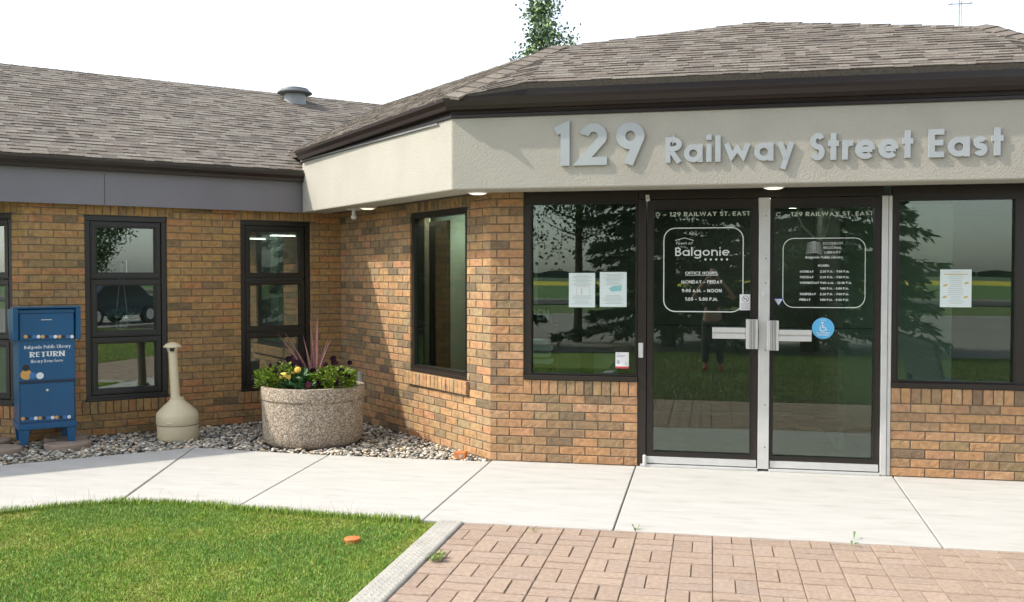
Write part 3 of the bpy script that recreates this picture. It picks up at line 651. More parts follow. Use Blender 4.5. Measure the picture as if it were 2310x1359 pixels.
# ------------------------------------------------------------------ interior shell seen through the glass
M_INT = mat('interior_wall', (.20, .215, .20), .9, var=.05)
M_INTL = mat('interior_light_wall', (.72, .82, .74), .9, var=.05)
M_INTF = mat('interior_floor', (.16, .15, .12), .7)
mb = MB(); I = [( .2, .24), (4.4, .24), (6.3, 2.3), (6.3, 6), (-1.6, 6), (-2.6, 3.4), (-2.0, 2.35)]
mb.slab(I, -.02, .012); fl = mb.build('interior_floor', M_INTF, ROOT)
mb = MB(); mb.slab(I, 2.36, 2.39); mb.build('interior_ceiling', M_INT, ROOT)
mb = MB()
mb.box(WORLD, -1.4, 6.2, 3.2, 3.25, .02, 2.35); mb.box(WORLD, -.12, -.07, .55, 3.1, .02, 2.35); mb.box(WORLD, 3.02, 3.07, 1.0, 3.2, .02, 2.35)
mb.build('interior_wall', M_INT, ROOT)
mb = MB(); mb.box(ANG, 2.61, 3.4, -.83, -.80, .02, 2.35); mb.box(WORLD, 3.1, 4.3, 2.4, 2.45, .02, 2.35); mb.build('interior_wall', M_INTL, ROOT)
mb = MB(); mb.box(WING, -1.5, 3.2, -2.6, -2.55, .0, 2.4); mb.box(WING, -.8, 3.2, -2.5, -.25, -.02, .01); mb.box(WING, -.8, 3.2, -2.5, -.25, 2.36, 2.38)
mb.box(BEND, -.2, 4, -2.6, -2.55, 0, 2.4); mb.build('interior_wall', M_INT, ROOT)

# ------------------------------------------------------------------ address letters on the stucco
M_LET = mat('letter_aluminium', (.40, .43, .44), .45, metal=.15, var=.04)
def letters(s, a, b, z, zr, H, w, label, gap=.13):
    x = 0; lay = []
    for ch in s:
        st, adv = glyph(ch, w); lay.append((x, st, ch)); x += adv+gap
    tot = x-gap; sx = (b-a)/tot; sg = thing('address_sign', label, 'sign', FAC.p(a, OF+.006, z), 'letters of the street address')
    k = 0
    for x, st, ch in lay:
        mb = MB(); zz = z+(zr-z)*(x/tot)
        for pts in st:
            ribbon(mb, FAC, pts, w, OF+.004, OF+.019+(k % 4)*.0004, lambda p, q: (a+(x+p)*sx, zz+q*H)); k += 1
        mb.build('digit' if ch.isdigit() else 'letter', M_LET, sg, fix=True)
letters('129', .632, 1.362, 2.487, 2.487, .328, .195, 'large metal street number 129 on the cream fascia', gap=.19)
letters('Railway', 1.521, 2.490, 2.492, 2.488, .198, .20, 'metal word Railway on the cream fascia above the left door')
letters('Street', 2.609, 3.343, 2.483, 2.487, .208, .20, 'metal word Street on the cream fascia above the right door', gap=.12)
letters('East', 3.450, 3.962, 2.485, 2.490, .208, .20, 'metal word East at the end of the address on the fascia', gap=.12)

# ------------------------------------------------------------------ notices, stickers
M_PAPER = mat('paper', (.62, .70, .68), .8, var=.02); M_INK = mat('ink', (.34, .38, .38), .8); M_ORINK = mat('orange_ink', (.55, .42, .16), .8); M_RED = mat('red_ink', (.5, .06, .05), .6); M_TEAL = mat('teal_ink', (.25, .5, .5), .7)
def notice(a, b, z0, z1, label, kind, n=GN+.004):
    r = thing('paper_notice', label, 'notice', FAC.p((a+b)/2, n, z0), 'notices taped inside the glass')
    MB().box(FAC, a, b, n-.0008, n, z0, z1).build('sheet', M_PAPER, r)
    mb = MB(); W = b-a; H = z1-z0; rnd = random.Random(len(label)); y = .93
    while y > .08:
        l = rnd.uniform(.45, .8)*W if kind != 2 else rnd.uniform(.3, .5)*W; c = (a+b)/2
        if not (kind in (0, 1) and .34 < y < .62): mb.box(FAC, c-l/2, c+l/2, n+.0002, n+.0005, z0+y*H, z0+(y+.010)*H)
        y -= .038 if kind != 2 else .055
    mb.build('printed_text', M_INK, r)
    if kind == 0:
        mb = MB(); framed(mb, FAC, a+.3*W, b-.2*W, z0+.33*H, z0+.60*H, .0015, n+.0002, n+.0005); mb.box(FAC, (a+b)/2-.003, (a+b)/2+.001, n+.0002, n+.0005, z0+.38*H, z0+.55*H); mb.build('printed_plan', M_RED, r)
    if kind == 1:
        mb = MB(); mb.prism(FAC, [(a+.42*W, z0+.44*H), (a+.8*W, z0+.46*H), (a+.82*W, z0+.62*H), (a+.5*W, z0+.60*H), (a+.34*W, z0+.53*H)], n+.0002, n+.0005); mb.build('printed_map', M_TEAL, r)
    if kind == 2:
        mb = MB()
        for p, q in ((.17, .58), (.84, .64), (.15, .27), (.82, .27)): mb.prism(FAC, [(a+W*p+.018*math.cos(t*math.pi/6), z0+H*q+.009*math.sin(t*math.pi/6)+.004*math.cos(t*math.pi/6)) for t in range(12)], n+.0002, n+.0005)
        mb.box(FAC, a+.12*W, b-.12*W, n+.0002, n+.0006, z0+.86*H, z0+.885*H); mb.build('printed_motifs', M_ORINK, r)
notice(.683, .909, 1.340, 1.634, 'pale printed notice with a small boxed plan, on the entrance window nearer the brick pier', 0)
notice(.949, 1.178, 1.345, 1.642, 'pale printed notice with a teal map patch, taped on the window nearer the door', 1)
notice(3.665, 3.898, 1.360, 1.660, 'pale yellow-green notice with orange motifs on the large window beyond the doors', 2)
mb = MB(); text(mb, FAC, 'Balgonie', .854, 1.165, 1.650, .062, .15, n1=GN-.006); o = mb.build('window_lettering', M_BLACKV, None, origin=FAC.p(1.0, GN-.006, 1.65), fix=False); tag(o, 'black Balgonie lettering on the glass above two notices', 'lettering')
def sticker(name, a, b, z0, z1, label): return thing(name, label, 'sticker', FAC.p((a+b)/2, NV, z0))
M_WST = mat('white_sticker', (.72, .72, .72), .6, var=.02); M_DK = mat('dark_ink', (.05, .05, .06), .6); M_LBLUE = mat('light_blue', (.10, .42, .70), .5, var=.03); M_NAVY = mat('navy_edge', (.05, .12, .35), .5)
st = sticker('security_sticker', 1.082, 1.208, .819, .959, 'white sticker with a red lower band in the corner of the entrance window')
MB().box(FAC, 1.085, 1.198, NV, NV+.0006, .838, .959).build('label_face', M_WST, st); MB().box(FAC, 1.085, 1.198, NV, NV+.0006, .822, .837).build('red_band', M_RED, st)
mb = MB()
for z, l in ((.945, .03), (.93, .075), (.921, .06)): mb.box(FAC, 1.095, 1.095+l, NV+.0007, NV+.001, z, z+.004)
mb.box(FAC, 1.095, 1.12, NV+.0007, NV+.001, .860, .890); framed(mb, FAC, 1.168, 1.186, .850, .872, .003, NV+.0007, NV+.001); mb.build('printed_text', M_INK, st)
st = sticker('no_smoking_sticker', 2.112, 2.2, 1.325, 1.456, 'white no smoking sticker at the edge of the left door glass')
MB().box(FAC, 2.112, 2.204, NV+.0004, NV+.0012, 1.325, 1.456).build('label_face', M_WST, st)
mb = MB(); c = (2.158, 1.418); ribbon(mb, FAC, arc(*c, .025, .025, 0, 360, 24), .0035, NV, NV+.0014, lambda a, b: (a, b)); ribbon(mb, FAC, [(c[0]-.017, c[1]+.017), (c[0]+.017, c[1]-.017)], .0035, NV, NV+.0015, lambda a, b: (a, b)); mb.box(FAC, c[0]-.016, c[0]+.014, NV+.0012, NV+.0016, c[1]-.003, c[1]+.003)
for i in range(5): mb.box(FAC, 2.124, 2.192-.01*(i % 2), NV+.0012, NV+.0015, 1.378-i*.010, 1.380-i*.010)
mb.build('no_smoking_symbol', M_DK, st)
st = sticker('triangle_sticker', 2.385, 2.46, 1.361, 1.42, 'small blue and white downward triangle sticker on the right door')
MB().prism(FAC, [(2.383, 1.424), (2.464, 1.424), (2.424, 1.361)], NV, NV+.0006).build('blue_edge', M_NAVY, st)
MB().prism(FAC, [(2.393, 1.418), (2.454, 1.418), (2.424, 1.371)], NV+.0008, NV+.0012).build('white_face', M_WST, st)
mb = MB()
for i in range(3): mb.box(FAC, 2.402+i*.006, 2.446-i*.006, NV+.0013, NV+.0015, 1.409-i*.008, 1.411-i*.008)
mb.build('printed_text', M_NAVY, st)
st = sticker('wheelchair_sticker', 2.69, 2.866, 1.09, 1.27, 'round light blue wheelchair access sticker beside the right push bar')
c = (2.776, 1.181); MB().disc(FAC, *c, .087, NV, NV+.0006, 40).build('label_face', M_LBLUE, st)
mb = MB(); mb.disc(FAC, c[0]-.006, c[1]+.046, .008, NV+.0008, NV+.001, 12)
I2 = lambda a, b: (c[0]+a, c[1]+b)
for p in ([(-.006, .034), (-.004, .008), (.016, .006), (.024, -.012), (.032, -.011)], arc(-.002, .0, .022, .022, 130, 330, 14), [(-.005, .022), (.010, .021)]): ribbon(mb, FAC, p, .006, NV, NV+.001, I2)
for s, a, b, z, h in (('ACCESSIBLE', -.056, .056, -.042, .012), ('ENTRANCE', -.045, .045, -.060, .012), ('ACCESS', -.022, .022, .064, .008)): text(mb, FAC, s, c[0]+a, c[0]+b, c[1]+z, h, .16, n1=NV+.001)
mb.build('wheelchair_symbol', M_WST, st, fix=False)

# ------------------------------------------------------------------ lamps and sensor under the soffit
M_LAMP = mat('lamp_lens', (.9, .82, .66), .4, emit=.55, var=0)
for nm, x, y, lb in ((1, 2.36, -.24, 'round white soffit lamp above the silver post between the doors'), (2, -.055, -.23, 'round white soffit lamp at the brick corner beside the entrance'), (3, -1.60, 1.30, 'round white soffit lamp farthest from the doors near the inner corner')):
    t = thing('soffit_lamp', lb, 'ceiling lamp', (x, y, 2.30), 'round lamps under the soffit')
    MB().lathe((x, y, 2.30), [(.075, 0.004), (.088, .010), (.10, .020), (.105, .030)], 28).build('trim_ring', M_WHITEM, t, smooth=True)
    MB().lathe((x, y, 2.295), [(.0, 0), (.05, .001), (.074, .009)], 28).build('lens', M_LAMP, t, smooth=True)
t = thing('dome_sensor', 'small white sensor hanging under the soffit near the inner brick corner', 'sensor', (-1.80, 1.43, 2.26))
MB().lathe((-1.80, 1.43, 2.20), [(.0, 0), (.028, .01), (.032, .035), (.02, .05), (.02, .10)], 16).build('housing', M_WHITEM, t, smooth=True)
MB().lathe((-1.80, 1.43, 2.30), [(.075, 0), (.075, .012), (.03, .02)], 20).build('mount_plate', M_WHITEM, t, smooth=True)
t = thing('power_outlet', 'small grey outlet cover on the brick wall behind the planter', 'outlet', ANG.p(2.69, 0, .44))
MB().box(ANG, 2.655, 2.725, .001, .03, .44, .55).build('box_cover', mat('outlet_grey', (.42, .45, .43), .5), t, bevel=.004); MB().box(ANG, 2.668, 2.712, .03, .036, .455, .535).build('outlet_lid', M_ALU, t, bevel=.003)

# ------------------------------------------------------------------ things inside, seen through the entrance window
t = thing('open_sign', 'dark OPEN sign with pale letters inside the entrance window', 'sign', (.40, .42, 1.18)); 
FI = Frame((.0, .42, 0), (1, 0, 0), (0, -1, 0))
MB().box(FI, .17, .47, -.02, .0, 1.17, 1.35).build('sign_board', mat('sign_dark', (.05, .03, .03), .6), t); mb = MB(); text(mb, FI, 'OPEN', .19, .45, 1.21, .10, .2, n1=.003); mb.build('lettering', M_INK, t, fix=False)
t = thing('brochure_shelf', 'dim shelf with pale stacked papers inside the entrance window', 'shelf', (.35, .7, 0)); M_WOODD = mat('dark_wood', (.12, .08, .045), .6)
mb = MB(); mb.box(FI, .1, .46, -.4, -.1, 0, .80); mb.box(FI, .1, .46, -.4, -.38, .8, 1.15); mb.build('cabinet', M_WOODD, t)
mb = MB()
for i in range(4): mb.box(FI, .2, .44-.02*(i % 2), -.3, -.12, .802+i*.06, .84+i*.06)
mb.build('paper_stack', M_PAPER, t)
t = thing('wooden_chair', 'brown wooden chair with a grey cushion inside the entrance window', 'chair', (.85, 1.1, 0)); FC = Frame((.85, 1.1, 0), (1, 0, 0), (0, -1, 0))
MB().box(FC, -.24, .24, -.24, .24, .42, .46).build('seat', M_WOODD, t); MB().box(FC, -.24, .24, -.27, -.24, .5, 1.0).build('backrest', M_WOODD, t); MB().box(FC, -.1, .14, -.235, -.1, .62, .85).build('cushion', mat('cushion', (.25, .3, .3), .8), t, bevel=.03)
for a, b in ((-.22, -.26), (.19, -.26), (-.22, .2), (.19, .2)): MB().box(FC, a, a+.03, b, b+.03, .012, .42).build('leg', M_WOODD, t)
M_BULB = mat('indoor_light', (1, .95, .85), .4, emit=9, var=0)
for i, (x, y) in enumerate(((1.45, 1.2), (2.0, 2.0), (2.75, 2.6), (2.45, 1.4))):
    t = thing('indoor_lamp', 'small lit ceiling lamp seen through a door glass near its top', 'ceiling lamp', (x, y, 2.34), 'lit ceiling lamps inside'); MB().lathe((x, y, 2.338), [(0, 0), (.07, .002), (.08, .012)], 18).build('lens', M_BULB, t)

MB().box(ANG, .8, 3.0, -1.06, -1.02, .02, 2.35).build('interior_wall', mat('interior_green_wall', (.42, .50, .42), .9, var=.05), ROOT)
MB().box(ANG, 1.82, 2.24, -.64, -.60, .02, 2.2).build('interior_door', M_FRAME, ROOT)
TUBES = ((.09, .32, 2.10, 'shorter lit tube lamp behind the top pane of the wing window near the planter'), (-.33, .01, 2.15, 'longer lit tube lamp behind the top pane of the wing window near the planter'))
o = MB().tube([(2.598, 0.45, 2.247), (2.61, 0.45, 2.114), (2.651, 0.45, 2.03), (2.739, 0.45, 1.941), (2.79, 0.45, 1.918), (2.833, 0.45, 1.96), (2.858, 0.45, 2.054), (2.889, 0.45, 2.242)], .009, 7).build('pendant_loop', mat('pale_cord', (.55, .58, .50), .6), None, origin=(2.75, .45, 2.3), smooth=True); tag(o, 'pale cord hanging in a loop inside the top of the right door glass', 'cord')
for i, (x, y) in enumerate((ANG.p(1.3, -.42, 0)[:2], ANG.p(2.2, -.5, 0)[:2])):  # unseen lamps, added to brighten the dark room behind the angled window
    t = thing('indoor_lamp', 'unseen round lamp added to light the room behind the narrow angled window', 'ceiling lamp', (x, y, 2.33), 'added lamps behind the angled window'); MB().lathe((x, y, 2.325), [(0, 0), (.11, .002), (.12, .02)], 18).build('lens', mat('added_room_light', (1, .97, .88), .4, emit=26, var=0), t)
M_TUBE = mat('tube_light', (1, .97, .9), .4, emit=1.6, var=0)
for u0_, u1_, z_, lb in TUBES:
    t = thing('tube_lamp', lb, 'ceiling lamp', WING.p((u0_+u1_)/2, -2.3, z_), 'tube lamps in the wing')
    MB().box(WING, u0_, u1_, -2.36, -2.30, z_, z_+.012).build('tube', M_TUBE, t); MB().box(WING, u0_, u1_, -2.38, -2.28, z_+.021, z_+.05).build('fitting', M_WHITEM, t)
# ------------------------------------------------------------------ ground, sidewalk, kerb, pavers
M_GROUND = mat('ground', (.05, .085, .02), .95, var=.25, vscale=1.2, bump=.6, bscale=30)
mb = MB(); mb.slab([(-400, -1200), (400, -1200), (400, 300), (-400, 300)], -.35, -.16); g = mb.build('ground', M_GROUND); struct(g)
g = MB().slab([(-9, -12.4), (30, -12.4), (30, -4.38), (.13, -4.38), (.13, -2.5), (-2.4, -2.5), (-3.1, -3.0), (-9, -8.9)], -.12, -.022).build('lawn_ground', M_SOIL); struct(g)
lawn_edge = [(.13, -2.095), (-.5, -2.085), (-1.1, -2.04), (-1.6, -1.985), (-1.95, -1.975), (-2.25, -2.03), (-2.55, -2.19), (-2.85, -2.45), (-3.4, -3.0), (-6.0, -5.6)]
g = MB().slab(lawn_edge+[(-9, -8.6), (-9, -8.0), (-9, -12), (.13, -12)], -.1, -.018).build('lawn_ground', mat('thatch', (.17, .24, .04), .95, var=.3, vscale=25, bump=.8, bscale=60)); struct(g)
g = MB().slab([(-7, -4), (-2.86, .03), (0, -.06), (0, .3), (-2.4, 2.5), (-4.8, .3), (-9, .3)], -.1, -.035).build('gravel_ground', M_SOIL); struct(g)
# sidewalk slabs: parts of one path
mb = MB(); gp = .005
def slabp(pts): mb.slab(pts, -.11, 0)
slabp([(0.012+gp, 0), (1.262-gp, 0), (1.277-gp, -2.08), (.022+gp, -2.085)])
slabp([(1.262+gp, .05), (3.318-gp, .05), (3.232-gp, -2.08), (1.277+gp, -2.08)])
slabp([(3.318+gp, 0), (5.2-gp, 0), (5.1-gp, -2.08), (3.232+gp, -2.08)])
slabp([(5.2+gp, 0), (7.2, -.6), (7.2, -2.6), (5.1+gp, -2.08)])
slabp([(-1.478+gp, -.06), (.012-gp, -.055), (.022-gp, -2.085), (-.5, -2.075), (-1.1, -2.03), (-1.352+gp, -2.01)])
slabp([(-2.862+gp, .045), (-1.478-gp, -.06), (-1.352-gp, -2.01), (-1.6, -1.975), (-1.95, -1.965), (-2.245+gp, -2.02)])
slabp([(-2.862-gp, .045-gp), (-4.45+gp, -1.45), (-3.35+gp, -2.94), (-2.85, -2.44), (-2.55, -2.18), (-2.255-gp, -2.03)])
slabp([(-4.45-gp, -1.47), (-7.5, -4.4), (-6.0, -5.55), (-3.35-gp, -2.96)])
g = mb.build('sidewalk', M_CONC, bevel=.006); struct(g)
KX0, KX1 = .135, .305
mb = MB(); ky = -2.092
while ky > -7: mb.box(WORLD, KX0, KX1, ky-1.5+.003, ky, -.1, .012); ky -= 1.5
kb = mb.build('kerb', M_CURB, bevel=.014); struct(kb)
mb = MB()
for i in range(46):                                          # raised tread pattern of the cast edging
    for j in range(4):
        y = -2.12-i*.042; x = KX0+.022+j*.036; mb.add([(x, y, .0118), (x+.020, y-.006, .0118), (x+.030, y-.030, .0118), (x+.010, y-.024, .0118), (x+.004, y-.004, .0145), (x+.018, y-.008, .0145), (x+.026, y-.026, .0145), (x+.012, y-.022, .0145)], [(4, 5, 6, 7), (0, 1, 5, 4), (1, 2, 6, 5), (2, 3, 7, 6), (3, 0, 4, 7)])
o = mb.build('kerb_tread', M_CURB, kb); 
mb = MB(); MD = .231; PALP = [(.365, .272, .206), (.35, .26, .197), (.378, .283, .213), (.358, .272, .212)]
g = MB().slab([(KX1, -4.42), (8.5, -4.42), (8.5, -2.084), (KX1, -2.084)], -.1, -.012).build('paver_ground', M_SAND); struct(g)
def paver(x0, x1, y0, y1):
    x0 = max(x0, KX1+.004); y1 = min(y1, -2.09)
    if x1-x0 < .02 or y1-y0 < .02: return
    z = random.uniform(-.003, .0015); tx = random.uniform(-.0015, .0015); c = tuple(np.array(random.choice(PALP))*random.uniform(.94, 1.06)); e = .004; q = .0012
    x0 += q; x1 -= q; y0 += q*3.6; y1 -= q*3.6
    P = [(x0, y0, -.05), (x1, y0, -.05), (x1, y1, -.05), (x0, y1, -.05), (x0, y0, z-.009), (x1, y0, z-.009), (x1, y1, z-.009), (x0, y1, z-.009), (x0+e, y0+e, z-tx), (x1-e, y0+e, z+tx), (x1-e, y1-e, z+tx), (x0+e, y1-e, z-tx)]
    mb.add(P, [(8, 9, 10, 11)]+[(4+i, 4+(i+1) % 4, 8+(i+1) % 4, 8+i) for i in range(4)]+[(i, (i+1) % 4, 4+(i+1) % 4, 4+i) for i in range(4)], c)
for i in range(-1, 37):
    for j in range(10):
        x = .275+i*MD; y1 = -2.02-j*MD+(i % 2)*.0; y0 = y1-MD
        if y0 < -4.42: continue
        if (i+j) % 2 == 0:
            paver(x, x+MD, y0, y0+MD/2); paver(x, x+MD, y0+MD/2, y1)
        else:
            paver(x, x+MD/2, y0, y1); paver(x+MD/2, x+MD, y0, y1)
g = mb.build('paver_path', M_PAVER, hue=True, fix=False); struct(g)
# the far side, seen mirrored in the glass
for nm, y0, y1, z, c in (('road', -35, -12.6, -.10, (.27, .25, .225)), ('verge_ground', -48, -35, -.12, (.10, .15, .03)), ('rail_ground', -58, -48, -.06, (.06, .055, .055)), ('rail_edge_ground', -64, -58, -.09, (.22, .2, .17)), ('green_field', -165, -64, -.12, (.085, .17, .035)), ('canola_field', -300, -165, -.13, (.55, .48, .03)), ('far_field', -1150, -300, -.135, (.07, .12, .05))):
    g = MB().slab([(-380, y0), (380, y0), (380, y1), (-380, y1)], -.2, z).build(nm, mat('m_'+nm, c, .95, var=.15, vscale=.15)); struct(g)
mb = MB(); rnd = random.Random(4)
x = -380
while x < 380:
    w_ = rnd.uniform(8, 30); hgt = rnd.uniform(4, 9); mb.prism(Frame((0, -900-rnd.uniform(0, 20), 0), (1, 0, 0), (0, -1, 0)), [(x, -1), (x+w_*1.2, -1), (x+w_, hgt*.8), (x+w_*.6, hgt), (x+w_*.3, hgt*.9), (x, hgt*.6)], -4, 4); x += w_
o = mb.build('far_woods', mat('far_woods', (.05, .075, .06), .9)); o['kind'] = 'stuff'; o['label'] = 'low dark tree line on the horizon'

# gravel
ico = bmesh.new(); bmesh.ops.create_icosphere(ico, subdivisions=2, radius=1); IV = np.array([v.co[:] for v in ico.verts]); IF = np.array([[v.index for v in f.verts] for f in ico.faces]); ico.free()
def inside(p, poly):
    x, y = p; c = False
    for i in range(len(poly)):
        (a, b), (d, e) = poly[i], poly[i-1]
        if (b > y) != (e > y) and x < (d-a)*(y-b)/(e-b)+a: c = not c
    return c
GP = [(-5.7, -2.66), (-4.45, -1.43), (-2.865, .058), (-1.48, -.048), (-.02, -.045), (-.03, .03), (-2.298, 2.27), (-4.60, 0), (-5.9, 0)]
PEB = [(.48, .45, .39), (.33, .31, .27), (.24, .225, .20), (.60, .56, .48), (.44, .35, .25), (.17, .16, .145), (.32, .32, .30), (.50, .40, .30), (.62, .60, .55)]
def pebbles(n, z0, z1, smin, smax):
    V = []; C = []; rnd = random.Random(5+n)
    k = 0
    while k < n:
        x, y = rnd.uniform(-5.6, 0), rnd.uniform(-2.6, 2.25)
        if not inside((x, y), GP) or math.hypot(x+1.9, y-.58) < .46: continue
        s = rnd.uniform(smin, smax); sc3 = np.array((s*rnd.uniform(.8, 1.35), s*rnd.uniform(.7, 1.0), s*rnd.uniform(.42, .7)))
        a = rnd.uniform(0, math.pi); ca, sa = math.cos(a), math.sin(a)
        v = IV*sc3*(1+.12*np.sin(IV[:, [1, 2, 0]]*rnd.uniform(2, 4)+rnd.uniform(0, 6))); t = rnd.uniform(-.4, .4)
        v = np.stack([v[:, 0], v[:, 1]*math.cos(t)-v[:, 2]*math.sin(t), v[:, 1]*math.sin(t)+v[:, 2]*math.cos(t)], 1)
        v = np.stack([v[:, 0]*ca-v[:, 1]*sa, v[:, 0]*sa+v[:, 1]*ca, v[:, 2]], 1)+(x, y, rnd.uniform(z0, z1)); V.append(v)
        C.append(np.tile(np.array(rnd.choice(PEB))*rnd.uniform(.6, 1.25), (len(IV), 1))); k += 1
    return np.concatenate(V), np.concatenate(C)
V1, C1 = pebbles(6500, -.022, -.004, .009, .019); V2, C2 = pebbles(3800, -.004, .012, .009, .022)
VV = np.concatenate([V1, V2]); CC = np.concatenate([C1, C2]); nP = len(VV)//len(IV)
FF = (IF[None]+(np.arange(nP)*len(IV))[:, None, None]).reshape(-1, 3)
g = fast_mesh('gravel', VV, FF, M_PEB, CC, smooth=True); g['kind'] = 'stuff'; g['label'] = 'grey and tan river gravel along the brick walls'

# lawn
M_GRASS = mat('grass_blade', (.9, .92, .95), .55, hue=True, var=.0, spec=.25)
def grass(x0, x1, y0, y1, n, hmin, hmax, wd, poly, seed):
    r = np.random.default_rng(seed); P = np.stack([r.uniform(x0, x1, n), r.uniform(y0, y1, n)], 1)
    pm = np.array([inside(p, poly) for p in P]); P = P[pm]; n = len(P)
    a = r.uniform(0, 2*np.pi, n); h = r.uniform(hmin, hmax, n); lean = r.uniform(.15, .75, n)*h; la = r.uniform(0, 2*np.pi, n)
    patch = np.array([noise.noise(Vector((p[0]*1.6, p[1]*1.6, 3)))+.6*noise.noise(Vector((p[0]*5, p[1]*5, 8))) for p in P])
    h *= 1+.25*patch; d = np.stack([np.cos(a), np.sin(a), 0*a], 1)*wd/2; l = np.stack([np.cos(la), np.sin(la), 0*la], 1)*lean[:, None]
    b = np.concatenate([P, np.full((n, 1), -.02)], 1); up = np.array((0, 0, 1.))
    m1 = b+l*.35+up*(h*.6)[:, None]; tp = b+l+up*(h*(1-.25*(lean/h)))[:, None]
    V = np.stack([b-d, b+d, m1-d*.8, m1+d*.8, tp], 1).reshape(-1, 3)
    i = np.arange(n)[:, None]*5; F = np.concatenate([i+[0, 1, 3], i+[0, 3, 2], i+[2, 3, 4]])
    base = np.array((.22, .36, .035)); yel = np.array((.42, .42, .10)); dk = np.array((.12, .28, .03)); blu = np.array((.22, .36, .11))
    k = np.clip(.5+patch*1.5+r.normal(0, .25, n), 0, 1)[:, None]; c = base*(1-k)+np.where(r.random((n, 1)) < .5, dk, blu)*k*.8+base*k*.2
    y = (r.random(n) < .22+.75*np.clip(-patch, 0, 1))[:, None]; c = np.where(y, yel*r.uniform(.6, 1.1, (n, 1)), c)*r.uniform(.75, 1.3, (n, 1))
    return V, F, np.repeat(c, 5, 0)
LP = lawn_edge+[(-9, -8.6), (-9, -12), (.12, -12)]
parts = [grass(-3.9, .12, -4.3, -1.9, 200000, .012, .029, .0034, LP, 1), grass(-9, .12, -8.5, -4.3, 50000, .025, .055, .007, LP, 2),
         grass(-6, -3.9, -6.6, -3.4, 22000, .025, .05, .005, LP, 6), grass(-2, 14, -12.3, -4.42, 110000, .025, .05, .008, [(.0, -12.3), (14, -12.3), (14, -4.42), (.3, -4.42)], 3)]
# taller untrimmed fringe and seed stalks along the concrete
ed = np.array(lawn_edge[:-1]); segs = np.linalg.norm(np.diff(ed, axis=0), axis=1); cum = np.concatenate([[0], np.cumsum(segs)])
r = np.random.default_rng(11)
def along(t):
    i = min(np.searchsorted(cum, t, side='right')-1, len(segs)-1); f = (t-cum[i])/segs[i]; return ed[i]*(1-f)+ed[i+1]*f
V = []; F = []; C = []
for k in range(5200):
    t = r.uniform(.12, cum[-1]); p = along(t)+np.array((0, -abs(r.normal(0, .03))+.008)); cl = noise.noise(Vector((t*4, 2, 2)))
    stalk = r.random() < .018; h = r.uniform(.08, .15) if stalk else r.uniform(.025, .05)*(1+.7*max(cl, 0)); wd = .0016 if stalk else .0034
    a = r.uniform(0, 6.28); ln = r.uniform(.1, .5)*h; la = r.uniform(.3, 2.8) if not stalk else r.uniform(0, 6.28); d = np.array((math.cos(a), math.sin(a), 0))*wd/2; b = np.array((*p, -.01)); l = np.array((math.cos(la), math.sin(la), 0))*ln
    m1 = b+l*.3+(0, 0, h*.6); tp = b+l+(0, 0, h*.97); i = len(V); V += [b-d, b+d, m1-d*.8, m1+d*.8, tp]; F += [(i, i+1, i+3), (i, i+3, i+2), (i+2, i+3, i+4)]
    c = np.array((.22, .2, .10)) if stalk else np.array((.24, .37, .05))*r.uniform(.6, 1.3)+(.12 if r.random() < .25 else 0)*np.array((1, .5, .1)); C += [c]*5
parts.append((np.array(V), np.array(F), np.array(C)))
VV = []; FF = []; CC = []; b = 0
for v, f, c in parts: VV.append(v); FF.append(f+b); CC.append(c); b += len(v)
g = fast_mesh('grass', np.concatenate(VV), np.concatenate(FF), M_GRASS, np.concatenate(CC)); g['kind'] = 'stuff'; g['label'] = 'mown green lawn grass'

# bits in the ground
o = MB().lathe((-.255, -2.64, .012), [(.0, .006), (.03, .006), (.048, .003), (.05, 0), (.045, -.03)], 24).build('ground_marker', mat('orange_plastic', (.55, .18, .05), .5), None, origin=(-.255, -2.64, 0), smooth=True); tag(o, 'flat orange disc lying in the lawn', 'marker disc')
t = thing('pest_trap', 'small orange box at the foot of the brick corner', 'box', (-.28, .06, 0))
FB = Frame((-.28, .05, 0), (1, 0, 0), (0, -1, 0)); MB().box(FB, -.05, .05, -.05, .04, -.02, .058).build('box_body', mat('orange_plastic', (.55, .18, .05), .5), t, bevel=.004); MB().box(FB, -.005, .026, .0405, .042, .018, .036).build('printed_label', M_INK, t)
def weed(x, y, n, s, label, seed):
    rn = random.Random(seed); mb = MB()
    for i in range(n):
        a = rn.uniform(0, 6.28); l = rn.uniform(.4, 1)*s; h = rn.uniform(.3, .9)*s; d = Vector((math.cos(a), math.sin(a), 0)); sd = Vector((-d.y, d.x, 0))*s*.10
        b = Vector((x+rn.uniform(-.3, .3)*s, y+rn.uniform(-1.2, 1.2)*s, 0)); c = (rn.uniform(.09, .17), rn.uniform(.16, .25), .04)
        mb.add([b, b+d*l*.5+sd+Vector((0, 0, h*.7)), b+d*l+Vector((0, 0, h*.6)), b+d*l*.5-sd+Vector((0, 0, h*.7))], [(0, 1, 2, 3)], c)
    o = mb.build('weed', M_LEAF, None, origin=(x, y, 0), hue=True, fix=False); tag(o, label, 'weed', 'weeds in the paving joints')
weed(.36, -2.92, 60, .06, 'leafy green weed growing between the pavers near the kerb', 1)
weed(1.42, -2.085, 8, .05, 'thin weed sprig at the sidewalk edge in front of the left door', 2); weed(.78, -2.20, 9, .035, 'tiny weed tuft in the paver joint close to the kerb end', 3); weed(2.72, -2.085, 3, .08, 'single grass stalk at the sidewalk edge in front of the right door', 4)

